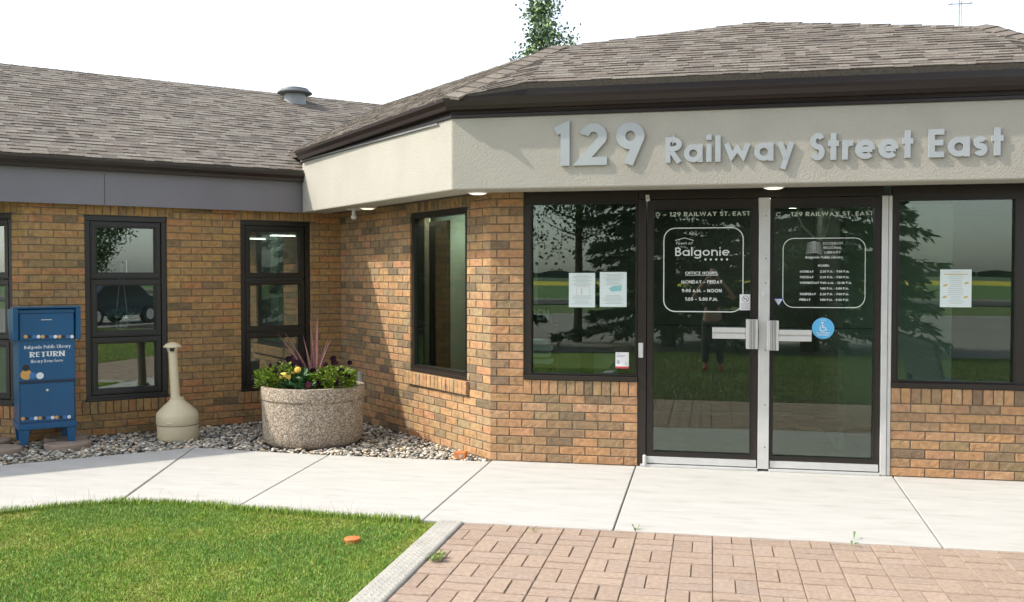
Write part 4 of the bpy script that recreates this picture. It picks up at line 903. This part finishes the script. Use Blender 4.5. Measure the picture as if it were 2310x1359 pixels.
# ------------------------------------------------------------------ concrete discs, book return
M_DISC = mat('disc_concrete', (.33, .25, .19), .9, var=.15, vscale=12, bump=.6)
for x, y, lb in ((-4.46, -.57, 'round concrete disc under the outer front leg of the book box'), (-4.04, -.17, 'round concrete disc under the inner front leg of the book box'), (-4.86, -.22, 'round concrete disc under the outer rear leg of the book box'), (-4.27, .12, 'round concrete disc behind the book box close to the brick wall')):
    o = MB().lathe((x, y, 0), [(.19, -.03), (.20, -.02), (.20, .04), (.192, .048), (.0, .05)], 36).build('concrete_disc', M_DISC, None, origin=(x, y, 0), smooth=True); tag(o, lb, 'concrete disc', 'concrete discs under the book box')
FX = Frame((-4.336, -.445, 0), (S, S, 0), (S, -S, 0))
M_BLUE = mat('blue_enamel', (.003, .082, .205), .32, var=.1, vscale=2.5, coat=.0)
M_BLUED = mat('blue_seam', (.003, .015, .05), .4)
t = thing('book_return_box', 'dark blue metal book return box with white RETURN lettering', 'book return', FX.p(.24, -.2, .05))
MB().box(FX, .0, .48, -.42, 0, .20, 1.26).build('body', M_BLUE, t, bevel=.008)
mb = MB(); mb.box(FX, .012, .468, .0005, .006, .256, .612); ld = mb.build('lower_door', M_BLUE, t, bevel=.004)
mb = MB(); framed(mb, FX, .006, .474, .250, .618, .005, .0, .003); mb.box(FX, .0, .48, .0, .008, .622, .640); mb.build('door_seam', M_BLUED, ld)
mb = MB(); mb.prism(Frame(FX.p(0, 0, 0), (S, -S, 0), (S, S, 0)), [(-.42, 1.27), (.055, 1.315), (.055, 1.285), (.035, 1.015), (-.30, 1.015), (-.42, 1.2)], -.045, -.0012); mb.prism(Frame(FX.p(0, 0, 0), (S, -S, 0), (S, S, 0)), [(-.42, 1.27), (.055, 1.315), (.055, 1.285), (.035, 1.015), (-.30, 1.015), (-.42, 1.2)], .4812, .525)
mb.prism(Frame(FX.p(0, 0, 0), (S, -S, 0), (S, S, 0)), [(-.42, 1.262), (.06, 1.310), (.06, 1.328), (-.42, 1.285)], -.045, .525)
mb.box(FX, 0, .48, -.05, .024, 1.264, 1.300); mb.build('hood', M_BLUE, t, bevel=.005)
mb = MB(); mb.box(FX, .012, .47, .002, .022, 1.02, 1.262); dd = mb.build('drop_door', M_BLUE, t, bevel=.004)
mb = MB(); mb.box(FX, .19, .28, .022, .026, 1.20, 1.206); mb.build('pull_lip', M_ALU, dd)
MB().box(FX, -.01, .49, -.43, .012, .188, .238).build('base_skirt', M_BLUE, t, bevel=.006)
for u, n in ((.0, -.065), (.40, -.065), (.0, -.42), (.40, -.42)):
    MB().prism(FX, [(u, .188), (u+.085, .188), (u+.070, .05), (u+.012, .05)], n, n+.07).build('leg', M_BLUE, t, bevel=.004)
MB().disc(FX, .237, .548, .011, .006, .012, 16).build('lock', M_ALU, t)
M_OR = mat('orange_dot', (.62, .33, .08), .5, var=.02); M_BK = mat('black_dot', (.012, .012, .014), .5, var=0); M_BB = mat('blue_dot', (.04, .17, .42), .5, var=.02); M_WH = mat('white_dot', (.75, .77, .78), .5, var=.02)
mats = [(M_OR, 'orange_dots'), (M_BK, 'black_dots'), (M_BB, 'blue_dots'), (M_WH, 'white_dots')]
for q, (m_, nm) in enumerate(mats):
    for rz, nn, x0 in ((1.052, .0222, .060), (.296, .0062, .030)):
        for k in range(12):
            if k % 4 == q: MB().disc(FX, x0+k*.0355, rz-k*.0012, .0165 if q != 1 else .0135, nn, nn+.0006+q*.0003, 18).build(nm[:-1], m_, t)
    big = {0: (.063, .700, .047), 1: (.061, .762, .030), 2: (.118, .688, .030), 3: (.178, .684, .031)}[q]
    MB().disc(FX, *big, .0002, .0007+q*.0003, 28).build(nm[:-1], m_, t)
mb = MB(); text(mb, FX, 'Balgonie Public Library', .050, .440, .936, .030, .17, n1=.0012, serif=True); text(mb, FX, 'RETURN', .095, .390, .858, .050, .20, n1=.0012, serif=True); text(mb, FX, 'library items here', .104, .376, .806, .028, .15, n1=.0012, serif=True)
mb.build('lettering', M_WH, t, fix=False)

# ------------------------------------------------------------------ cigarette receptacle
AX, AY = -3.25, .42; TL = (-.058, 0)
M_BEIGE = mat('beige_plastic', (.64, .55, .365), .5, var=.05, vscale=5)
t = thing('cigarette_receptacle', 'beige plastic cigarette receptacle with a slim neck on the gravel', 'ashtray', (AX, AY, 0))
MB().lathe((AX, AY, 0), [(.165, -.01), (.18, .0), (.193, .03), (.196, .155)], 40).build('base', M_BEIGE, t, smooth=True)
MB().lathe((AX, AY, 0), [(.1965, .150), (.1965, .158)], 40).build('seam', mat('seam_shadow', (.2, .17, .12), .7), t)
MB().lathe((AX, AY, 0), [(.196, .158), (.200, .165), (.200, .240), (.194, .266), (.176, .290), (.135, .330), (.083, .376), (.064, .398), (.064, .418), (.056, .422)], 40, tilt=(-.02, 0)).build('lid', M_BEIGE, t, smooth=True)
MB().lathe((AX, AY, 0), [(.045, .405), (.043, .6), (.041, .86)], 24, tilt=TL).build('neck', M_BEIGE, t, smooth=True)
hx = AX+TL[0]*.9; mb = MB()
MB().lathe((hx, AY, .855), [(.042, 0), (.05, .03), (.062, .055), (.0625, .058)], 24).build('collar', M_BEIGE, t, smooth=True)
MB().lathe((hx, AY, .905), [(.062, .005), (.086, .004), (.088, .010), (.06, .038), (.03, .05), (.0, .055)], 28).build('cap', M_BEIGE, t, smooth=True)
FH = Frame((hx, AY-.0, 0), (1, 0, 0), (0, -1, 0)); FH2 = Frame((hx, AY, 0), (math.cos(.5), math.sin(.5), 0), (math.sin(.5), -math.cos(.5), 0))
MB().prism(FH2, [(-.022, .905), (.022, .905), (.019, .872), (-.019, .872)], .044, .062).build('opening', M_BK, t)
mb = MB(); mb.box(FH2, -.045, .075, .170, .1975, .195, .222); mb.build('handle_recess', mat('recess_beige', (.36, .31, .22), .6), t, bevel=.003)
mb = MB(); mb.box(FH2, -.05, .08, .175, .218, .172, .196); mb.build('handle', M_BEIGE, t, bevel=.008)

# ------------------------------------------------------------------ planter with flowers
PX, PY, PR, PH = -1.90, .585, .495, .56
t = thing('concrete_planter', 'large round exposed-aggregate concrete planter full of flowers', 'planter', (PX, PY, 0))
MB().lathe((PX, PY, 0), [(.40, -.02), (.43, .0), (.462, .03), (.474, .08), (.482, .25), (.486, .418), (.478, .424), (.478, .432), (.494, .440), (PR, .448), (PR, .545), (.490, PH-.003), (.455, PH), (.447, PH-.01), (.44, .50)], 72).build('bowl', M_PLANTER, t, smooth=True)
MB().lathe((PX, PY, 0), [(.442, .505), (.2, .53), (0, .54)], 36).build('soil', M_SOIL, t)
def leafy(name, cx, cy, z, rad, n, ls, cols, label, cat, seed, hgt=.12, group=None, blooms=None, pet=None):
    rn = random.Random(seed); th = thing(name, label, cat, (cx, cy, z), group); mb = MB()
    for i in range(n):
        a = rn.uniform(0, 6.28); q = rad*math.sqrt(rn.random()); b = Vector((cx+q*math.cos(a), cy+q*math.sin(a), z+rn.uniform(0, hgt)*(1-.4*q/rad)))
        d = Vector((math.cos(a)+rn.uniform(-.8, .8), math.sin(a)+rn.uniform(-.8, .8), rn.uniform(-.1, 1.0))).normalized(); s = d.cross(Vector((rn.uniform(-.4, .4), rn.uniform(-.4, .4), 1))).normalized(); l = ls*rn.uniform(.6, 1.3); nn = s.cross(d)*l*.12; w_ = l*rn.uniform(.22, .34)
        c = tuple(np.array(rn.choice(cols))*rn.uniform(.7, 1.25)); mb.add([b, b+d*l*.45+s*w_+nn, b+d*l, b+d*l*.45-s*w_+nn, b+d*l*.5-nn*.6], [(0, 1, 4), (1, 2, 4), (2, 3, 4), (3, 0, 4)], c)
    mb.build('foliage', M_LEAF, th, hue=True, fix=False)
    st = MB(); k = 0
    for (bx, by, bz, bs, bc) in blooms or []:
        f = MB(); b = Vector((bx, by, bz)); face = Vector((rn.uniform(-.5, .5), -1, rn.uniform(.1, .8))).normalized(); e1 = face.cross(Vector((0, 0, 1))).normalized(); e2 = e1.cross(face)
        np_ = pet or 5; rings = 1 if np_ == 5 else 3
        for rr in range(rings):
            for p in range(np_):
                a = 2*math.pi*p/np_+rr*.4; dd = e1*math.cos(a)+e2*math.sin(a); ss = e1*-math.sin(a)+e2*math.cos(a); r_ = bs*1.15*(1-.28*rr); lift = face*(bs*.18*rr)
                f.add([b+lift, b+dd*r_*.6+ss*r_*.48+face*bs*.15+lift, b+dd*r_*1.0+ss*r_*.3+lift, b+dd*r_*1.0-ss*r_*.3+lift, b+dd*r_*.6-ss*r_*.48+face*bs*.15+lift], [(0, 1, 2, 3, 4)], tuple(np.array(bc)*rn.uniform(.8, 1.2)))
        f.build('bloom', M_PETAL, th, hue=True, fix=False)
        st.tube([(cx+(bx-cx)*.7, cy+(by-cy)*.7, z), (bx, by+.005, bz)], .0018, 5, (.09, .14, .04))
    if st.v: st.build('stems', M_LEAF, th, hue=True, fix=False)
PT = .53; LG = [(.24, .34, .03), (.17, .27, .03), (.30, .40, .06), (.10, .17, .03)]; DG = [(.04, .11, .035), (.055, .14, .05), (.09, .18, .08), (.025, .07, .02)]
DP = (.010, .003, .007)
def bl(rows, cx, cy, col): return [(cx+a, cy+b, PT+c+.05, s, col) for a, b, c, s, *_ in rows]
leafy('pansy_plant', PX-.27, PY-.12, PT, .23, 900, .055, LG, 'bushy light green plant with near-black blooms on the left of the planter', 'flower', 1, .25, 'dark flowering plants in the planter', bl([(-.13, -.12, .17, .022, 0), (-.06, -.16, .13, .03, 0), (.02, -.18, .10, .028, 0), (.06, -.15, .09, .028, 0), (-.02, .05, .22, .03, 0), (.04, .04, .20, .026, 0), (.10, .02, .20, .028, 0), (-.09, .0, .19, .025, 0), (-.16, -.02, .12, .02, 0), (-.22, -.10, .09, .022, 0), (-.25, -.06, .075, .02, 0), (.12, -.02, .17, .028, 0), (-.12, -.20, .03, .024, 0), (.0, .08, .24, .022, 0), (.07, -.05, .17, .024, 0)], PX-.22, PY-.08, DP))
leafy('pansy_plant', PX+.24, PY-.10, PT, .22, 850, .052, LG, 'bushy lime green plant with near-black blooms on the right of the planter', 'flower', 2, .24, 'dark flowering plants in the planter', bl([(-.13, -.14, .13, .026, 0), (-.05, -.02, .18, .024, 0), (.02, .02, .20, .026, 0), (.06, -.02, .20, .02, 0), (.18, .02, .20, .022, 0), (.14, -.10, .13, .03, 0), (.19, -.12, .10, .022, 0), (.22, -.08, .08, .022, 0), (-.03, -.24, .02, .032, 0), (.15, -.22, .03, .03, 0), (.02, -.12, .12, .022, 0), (-.01, -.16, .11, .022, 0), (.0, .05, .23, .03, 0), (-.10, .02, .12, .024, 0)], PX+.22, PY-.08, DP))
leafy('marigold_plant', PX-.06, PY-.20, PT, .14, 170, .085, DG, 'broad-leaved dark green plant with yellow orange double blooms in the planter', 'flower', 3, .17, None, bl([(-.07, -.12, .07, .030, 0), (-.13, -.11, .085, .026, 0), (.0, -.04, .14, .026, 0), (-.06, -.02, .11, .020, 0), (-.09, -.14, .10, .020, 0)], PX-.06, PY-.18, (.85, .55, .12)), pet=9)
leafy('pansy_plant', PX+.02, PY-.24, PT, .17, 150, .08, DG, 'low broad-leaved plant with maroon blooms at the front rim of the planter', 'flower', 4, .06, 'dark flowering plants in the planter', bl([(.10, -.15, .015, .03, 0)], PX+.02, PY-.24, (.05, .01, .02)))
rn = random.Random(3); mb = MB()
for dx, h, w_ in ((-.34, .46, .03), (-.27, .48, .03), (-.08, .44, .03), (-.04, .58, .032), (.0, .56, .036), (.025, .62, .034), (.02, .50, .034), (.15, .44, .032), (.165, .43, .026), (-.01, .66, .024), (-.20, .30, .024), (.07, .36, .024), (-.16, .22, .02), (.12, .24, .02)):
    h *= 1.22; dx *= 1.1; b = Vector((PX+.03+rn.uniform(-.02, .02), PY-.04+rn.uniform(-.03, .03), PT)); dy = rn.uniform(-.08, .08); k = 5; pl = []; base = random.choice([(.20, .085, .095), (.15, .06, .075), (.26, .13, .13), (.12, .09, .06)])
    for i in range(k+1):
        f = i/k; c = b+Vector((dx*f*(.75+.25*f), dy*f, h*f*(1-.05*f))); ww = w_/2*(1-f**1.6)*(.6+.8*min(f*2, .5)); pl += [c-Vector((ww, 0, 0)), c+Vector((0, ww*.5, 0)), c+Vector((ww, 0, 0))]
    F_ = []
    for i in range(k): F_ += [(i*3, i*3+1, i*3+4, i*3+3), (i*3+1, i*3+2, i*3+5, i*3+4)]
    mb.add(pl, F_, base)
o = mb.build('spike_plant', M_LEAF, None, origin=(PX+.03, PY, PT), hue=True, fix=False, smooth=True); tag(o, 'tall purple spike plant with sword leaves in the middle of the planter', 'plant')

hp = WING.p(2.333, -.25, 1.199)
leafy('hanging_plant', hp[0], hp[1], hp[2]-.06, .13, 230, .075, [(.20, .34, .24), (.14, .26, .17), (.28, .42, .32)], 'leafy green plant hanging behind the middle pane of the wing window near the book box', 'plant', 9, .12)
hb = [o for o in bpy.data.objects if o.name == 'hanging_plant'][0]
mb = MB(); mb.lathe((hp[0], hp[1], hp[2]-.14), [(.0, 0), (.05, .0), (.075, .10), (.08, .10)], 16); mb.build('pot', M_WHITEM, hb)
mb = MB()
for dx in (-.07, .07): mb.tube([(hp[0]+dx, hp[1], hp[2]-.04), (hp[0], hp[1], 1.75)], .004, 5)
mb.build('hanger_cord', M_WHITEM, hb)
# ------------------------------------------------------------------ trees
M_BARK = mat('bark', (.09, .065, .045), .9, var=.25, vscale=20, bump=.8)
M_NEEDLE = mat('needles', (1, 1, 1), .7, hue=True, var=0, spec=.2)
def leaves_mesh(name, pts, dirs, size, cols, parent, mat_, seed, asp=.45):
    r = np.random.default_rng(seed); n = len(pts); pts = np.array(pts); d = np.array(dirs)+r.normal(0, .35, (n, 3)); d /= np.linalg.norm(d, axis=1)[:, None]
    s = np.cross(d, r.normal(0, 1, (n, 3))); s /= np.linalg.norm(s, axis=1)[:, None]; l = size*r.uniform(.6, 1.3, (n, 1)); V = np.stack([pts, pts+d*l*.5+s*l*asp, pts+d*l, pts+d*l*.5-s*l*asp], 1).reshape(-1, 3)
    F = np.arange(n*4).reshape(-1, 4); c = np.array(cols)[r.integers(0, len(cols), n)]*r.uniform(.7, 1.3, (n, 1)); return fast_mesh(name, V, F, mat_, np.repeat(c, 4, 0), parent=parent)
def spruce(x, y, H, Rd, label, seed, n=16000):
    t = thing('spruce_tree', label, 'tree', (x, y, -.1), 'spruces across the lawn'); MB().tube([(x, y, -.2), (x, y, H*.5), (x, y, H)], [Rd*.07, Rd*.04, .02], 9).build('trunk', M_BARK, t)
    rn = random.Random(seed); P = []; D = []; br = MB(); z = .7; k = 0
    while z < H*.97:
        L = Rd*(1-z/H)**.8*rn.uniform(.85, 1.1)
        for j in range(9):
            a = j*.698+k*1.1+rn.uniform(-.2, .2); Lj = L*rn.uniform(.75, 1.12); m = max(12, int(Lj*120)); tip = -Lj*.18
            if k % 2 == 0: br.tube([(x, y, z), (x+math.cos(a)*Lj*.9, y+math.sin(a)*Lj*.9, z+tip)], [.03, .006], 4)
            for i in range(m):
                f = rn.random()**.7; sw = rn.uniform(-.16, .16)*Lj*(1.1-f*.7)+rn.uniform(-.05, .05); px_ = math.cos(a)*Lj*f-math.sin(a)*sw; py_ = math.sin(a)*Lj*f+math.cos(a)*sw
                P.append((x+px_, y+py_, z+tip*f-.25*abs(sw)+rn.uniform(-.12, .04))); D.append((math.cos(a)+.5*np.sign(sw)*-math.sin(a), math.sin(a)+.5*np.sign(sw)*math.cos(a), -.45))
        z += .30*(1-.4*z/H)+.05; k += 1
    br.build('branches', M_BARK, t); leaves_mesh('crown', P, D, .20, [(.03, .065, .03), (.045, .085, .04), (.022, .048, .026), (.06, .10, .05)], t, M_NEEDLE, seed, .13)
spruce(4.1, -14.6, 13, 3.3, 'large dark spruce mirrored behind the doors and the edge of the right-hand window', 1)
spruce(.9, -15.2, 12, 2.6, 'tall dark spruce mirrored behind the left door', 2)
spruce(-4.3, -14.2, 10, 2.1, 'dark spruce mirrored beside the notices in the entrance window', 3)
def broadleaf(name, x, y, H, Rd, label, seed, n, ls, cols, z0=.3, col_=False, group=None, trunk=.12, gaps=.5, asp=.45, zbase=-.1):
    t = thing(name, label, 'tree', (x, y, zbase), group); rn = random.Random(seed); tr = MB(); tr.tube([(x, y, zbase), (x+.05, y, H*.5), (x, y, H*.97)], [trunk, trunk*.6, .01], 8)
    P = []; D = []; tw = []
    nb = 46
    for k in range(nb):
        f = z0+(1-z0)*(k+.5)/nb; zb = H*f*.97; a = k*2.4+rn.uniform(-.3, .3); prof = math.sin(math.pi*min(1, (f-z0)/(1-z0)*.85+.12))**.8 if not col_ else (1.02-((f-z0)/(1-z0))**1.3)
        L = Rd*prof*rn.uniform(.6, 1.6 if col_ else 1.15); up = rn.uniform(.5, 1.0) if not col_ else rn.uniform(1.2, 2.2); e = Vector((x+math.cos(a)*L, y+math.sin(a)*L, zb+L*up*.6)); b = Vector((x, y, zb)); tr.tube([b, b.lerp(e, .5)+Vector((0, 0, -.05*L)), e], [trunk*.25, trunk*.14, .006], 5)
        for q in range(5):
            ff = rn.uniform(.35, 1.05); c = b.lerp(e, ff)+Vector((rn.gauss(0, .13*Rd), rn.gauss(0, .13*Rd), rn.gauss(0, .10*Rd)))
            if rn.random() < gaps*.35: continue
            for i in range(n//(nb*5)):
                o_ = Vector((rn.gauss(0, 1), rn.gauss(0, 1), rn.gauss(0, 1.3)))*(.12 if col_ else .13*Rd**.7); P.append(tuple(c+o_)); D.append((rn.gauss(0, .6), rn.gauss(0, .6), rn.uniform(-1, .4)))
    tr.build('trunk', M_BARK, t); leaves_mesh('crown', P, D, ls, cols, t, M_LEAF, seed, asp)
LEAFC = [(.06, .12, .035), (.09, .16, .05), (.045, .09, .04), (.12, .19, .06)]
MAST_ = mat('mast', (.62, .64, .66), .5)
broadleaf('poplar_tree', -2.42, 16.7, 8.95, 1.35, 'slender poplar rising behind the roof between the two wings', 5, 15000, .088, [(.10, .17, .10), (.15, .23, .08), (.075, .13, .09), (.20, .27, .10)], z0=.3, col_=True, trunk=.10, gaps=.55, asp=.36)
broadleaf('leafy_tree', -1.5, -16.5, 9, 2.0, 'loose leafy tree mirrored in the top of the entrance window', 6, 20000, .085, LEAFC, z0=.28, gaps=.7)
broadleaf('leafy_tree', 31.6, -26.4, 9.5, 3.4, 'round leafy tree mirrored in the top pane of the wing window', 7, 34000, .15, LEAFC, z0=.16, gaps=.4)
t = thing('slim_post', 'slim pale post mirrored in the top pane of the wing window', 'post', (22.6, -16.9, -.1)); MB().tube([(22.6, -16.9, -.1), (22.6, -16.9, 2.3)], [.05, .03], 8).build('shaft', MAST_, t, smooth=True); MB().box(WORLD, 22.5, 22.7, -17.0, -16.8, -.1, -.05).build('foot_plate', MAST_, t)
M_ANT = mat('antenna_metal', (.28, .30, .33), .5)
t = thing('antenna_mast', 'thin antenna mast standing far behind the roof at the upper right', 'antenna', (5.94, 9.2, 0))
FM = Frame((5.94, 9.2, 0), (1, 0, 0), (0, -1, 0)); mb = MB(); M_MAST = mat('mast', (.62, .64, .66), .5)
mb.tube([(5.93, 9.2, 0), (5.93, 9.2, 6.25)], .010, 6); mb.tube([(5.965, 9.2, 0), (5.965, 9.2, 6.2)], .006, 6)
mb.build('mast', M_ANT, t); mb = MB(); mb.tube([(5.75, 9.2, 6.16), (6.15, 9.2, 6.16)], .008, 6)
for x in (5.8, 5.95, 6.1): mb.tube([(x, 9.05, 6.16), (x, 9.35, 6.16)], .005, 5)
mb.build('crossbar', M_ANT, t)
for i, (x, y, z) in enumerate(((-4.13, 6.60, 4.34), (-3.67, 7.02, 4.34))):
    rn = random.Random(i); mb = MB()
    x, y = ((-4.0, 9.2), (-3.45, 9.4))[i]; z = (4.85, 4.86)[i]
    for k in range(13):
        a = rn.uniform(-.22, .22); mb.tube([(x+a*.3, y, 0 if k == 0 else z-.6), (x+a, y+rn.uniform(-.1, .1), z+rn.uniform(-.12, .12))], [.012, .004], 4, (.09, .11, .07))
    o = mb.build('bare_treetop', M_LEAF, None, origin=(x, y, 0), hue=True, fix=False); tag(o, ('bare treetop twigs just above the wing roof ridge, nearer the roof vent', 'bare treetop twigs just above the wing roof ridge, nearer the roof valley')[i], 'tree', 'treetops behind the wing roof')

# ------------------------------------------------------------------ across the lawn: lamp post, bench, car, photographer
t = thing('flag_pole', 'pale slim pole mirrored in the entrance window', 'pole', (.9-1.2, -17, -.1)); MB().tube([(-.3, -17, -.1), (-.3, -17, 6.6)], [.06, .035], 10).build('mast', M_MAST, t, smooth=True); MB().lathe((-.3, -17, 6.6), [(.0, 0), (.06, .03), (.06, .07), (0, .1)], 10).build('finial', M_MAST, t)
BX, BY = 4.37, -2.73; FBn = Frame((BX, BY, 0), (0, 1, 0), (1, 0, 0)); M_BENCH = mat('bench_dark', (.03, .035, .04), .5)
t = thing('park_bench', 'dark slatted park bench mirrored in the large window beyond the doors', 'bench', (BX, BY, 0))
mb = MB()
for i in range(7): mb.box(FBn, -.98, .98, -.26-.018*i, -.235-.018*i, .50+i*.065, .555+i*.065)
mb.build('backrest', M_BENCH, t, bevel=.004); mb = MB()
for i in range(5): mb.box(FBn, -.98, .98, -.2+i*.09, -.12+i*.09, .42, .45)
mb.build('seat', M_BENCH, t, bevel=.004)
for u in (-.90, .84):
    mb = MB(); mb.box(FBn, u, u+.06, .16, .22, -.02, .42); mb.box(FBn, u, u+.06, -.26, -.20, -.02, .5); mb.box(FBn, u, u+.06, -.22, .2, .38, .42); mb.prism(Frame(FBn.p(u, 0, 0), FBn.n, FBn.ux), [(-.24, .45), (-.19, .45), (-.33, .97), (-.38, .97)], 0, .06); mb.build('leg', M_BENCH, t, bevel=.004)
# parked car
CX, CY = 18.3, -14.9; CA = R(8); cu = (math.cos(CA), math.sin(CA), 0); FCc = Frame((CX, CY, -.1), cu, (-cu[1], cu[0], 0)); M_CAR = mat('car_paint', (.02, .035, .06), .2, var=.0, coat=.6); M_TYRE = mat('tyre', (.02, .02, .02), .8)
t = thing('parked_car', 'dark blue parked car mirrored in the middle pane of the wing window', 'car', (CX, CY, -.1))
prof = [(-2.2, .32), (-2.25, .7), (-2.1, .92), (-1.5, .98), (-.95, 1.42), (.7, 1.45), (1.35, 1.0), (2.1, .88), (2.25, .62), (2.2, .32), (1.75, .32), (1.6, .55), (1.3, .62), (1.0, .55), (.85, .32), (-.9, .32), (-1.05, .55), (-1.35, .62), (-1.65, .55), (-1.8, .32)]
MB().prism(FCc, prof, -.85, .85).build('body', M_CAR, t, bevel=.05)
for n0, n1 in ((-.853, -.84), (.84, .853)): MB().prism(FCc, [(-1.35, 1.0), (-.9, 1.36), (.62, 1.38), (1.1, 1.02)], n0, n1).build('window', M_BK, t)
for u in (-1.35, 1.3):
    for n in (-.86, .66): 
        wv = MB(); wv.disc(FCc, u, .33, .33, n, n+.2, 24); wh = wv.build('wheel', M_TYRE, t); MB().disc(FCc, u, .33, .2, n-.004, n+.204, 16).build('rim', M_ALU, wh)
for n in (-.7, .5): MB().box(FCc, 2.18, 2.262, n, n+.2, .62, .76).build('headlight', M_WHITEM, t)

def skinned(name, chain, mat_, parent, sub=2):
    """chain: list of (parent_index, (x,y,z), radius)"""
    m = bpy.data.meshes.new(name); o3 = np.array(tuple(parent.location)) if parent else np.zeros(3)
    m.from_pydata([tuple(np.array(c[1])-o3) for c in chain], [(c[0], i) for i, c in enumerate(chain) if c[0] >= 0], []); m.materials.append(mat_)
    o = bpy.data.objects.new(name, m); COL.objects.link(o); o.parent = parent; o.modifiers.new('skin', 'SKIN')
    for i, c in enumerate(chain): rr = c[2] if isinstance(c[2], tuple) else (c[2], c[2]); m.skin_vertices[0].data[i].radius = rr
    m.skin_vertices[0].data[0].use_root = True; s = o.modifiers.new('sub', 'SUBSURF'); s.levels = sub; s.render_levels = sub
    for p in m.polygons: p.use_smooth = True
    return o
HX, HY = 1.93, -8.42
t = thing('person', 'photographer in black shirt, dark trousers and red shoes mirrored in the left door', 'person', (HX, HY, 0))
M_SKIN = mat('skin', (.45, .27, .2), .6, var=.04); M_SHIRT = mat('black_shirt', (.012, .012, .014), .8, var=.1); M_JEAN = mat('dark_trousers', (.03, .035, .045), .85, var=.15); M_SHOE = mat('red_shoe', (.35, .03, .04), .5)
sk = [(-1, (HX, HY, .95), .12), (0, (HX, HY, 1.15), .115), (1, (HX, HY-.01, 1.36), .13), (2, (HX, HY, 1.46), .06), (3, (HX, HY+.02, 1.55), .052), (4, (HX, HY+.03, 1.60), (.072, .082)), (5, (HX, HY+.02, 1.69), (.075, .09)), (6, (HX, HY+.01, 1.745), .055)]
def arm(sx):
    b = len(sk); sk.extend([(2, (HX+sx*.17, HY, 1.40), .055), (b, (HX+sx*.30, HY+.08, 1.25), .042), (b+1, (HX+sx*.36, HY+.16, 1.22), .036), (b+2, (HX+sx*.22, HY+.22, 1.42), .030), (b+3, (HX+sx*.115, HY+.225, 1.545), .023), (b+4, (HX+sx*.085, HY+.225, 1.585), .030)])
    w_ = b+5
    for i, (dz, ln) in enumerate(((.035, .065), (.018, .075), (.0, .07), (-.018, .055))):
        q = len(sk); sk.extend([(w_, (HX+sx*.075, HY+.245, 1.59+dz), .009), (q, (HX+sx*.055, HY+.262, 1.592+dz), .0085), (q+1, (HX+sx*(.055-ln*.6), HY+.266, 1.593+dz), .007)])
    q = len(sk); sk.extend([(w_, (HX+sx*.07, HY+.20, 1.565), .010), (q, (HX+sx*.04, HY+.205, 1.555), .008)])
arm(-1); arm(1)
for sx in (-1, 1):
    b = len(sk); sk.extend([(0, (HX+sx*.09, HY, .87), .085), (b, (HX+sx*.11, HY+.02, .50), .06), (b+1, (HX+sx*.12, HY-.01, .12), .038), (b+2, (HX+sx*.12, HY-.02, .05), .036)])
bd = skinned('body', sk, M_SKIN, t)
skinned('shirt', [(-1, (HX, HY, .92), (.175, .13)), (0, (HX, HY, 1.15), (.165, .125)), (1, (HX, HY-.01, 1.34), (.18, .13)), (2, (HX, HY, 1.45), (.09, .075)), (2, (HX-.175, HY, 1.39), .075), (4, (HX-.30, HY+.08, 1.27), .062), (2, (HX+.175, HY, 1.39), .075), (6, (HX+.30, HY+.08, 1.27), .062)], M_SHIRT, t)
skinned('trousers', [(-1, (HX, HY, .93), (.165, .12)), (0, (HX-.095, HY, .80), .105), (1, (HX-.115, HY+.02, .5), .082), (2, (HX-.125, HY-.01, .11), .066), (0, (HX+.095, HY, .80), .105), (4, (HX+.115, HY+.02, .5), .082), (5, (HX+.125, HY-.01, .11), .066)], M_JEAN, t)
for sx in (-1, 1): skinned('shoe', [(-1, (HX+sx*.125, HY-.07, .045), .045), (0, (HX+sx*.13, HY+.04, .045), .05), (1, (HX+sx*.14, HY+.15, .032), .038)], M_SHOE, t)
skinned('cap', [(-1, (HX, HY, 1.70), (.088, .10)), (0, (HX, HY-.005, 1.765), (.065, .07))], mat('grey_cap', (.05, .05, .05), .8), t)
mb = MB(); FE = Frame((HX, HY+.115, 0), (1, 0, 0), (0, 1, 0)); mb.prism(FE, [(-.012, 1.60), (.012, 1.60), (.006, 1.645), (-.006, 1.645)], -.02, .018); mb.build('nose', M_SKIN, bd, bevel=.004)
mb = MB(); mb.box(FE, -.024, .024, -.01, .002, 1.572, 1.579); mb.build('mouth', M_RED, bd)
for sx in (-1, 1):
    MB().disc(FE, sx*.031, 1.652, .011, -.02, .0, 12).build('eye', M_BK, bd); MB().disc(Frame((HX+sx*.078, HY+.01, 0), (0, 1, 0), (1, 0, 0)), .0, 1.635, .026, -.008, .008, 12).build('ear', M_SKIN, bd)
t = thing('compact_camera', 'small black camera held up to the face by the photographer', 'camera', (HX, HY+.25, 1.57)); FK = Frame((HX, HY+.25, 0), (1, 0, 0), (0, 1, 0)); MB().box(FK, -.055, .055, -.02, .012, 1.565, 1.635).build('camera_body', M_BK, t, bevel=.005); MB().disc(FK, .0, 1.60, .024, .012, .026, 20).build('lens', M_BK, t)
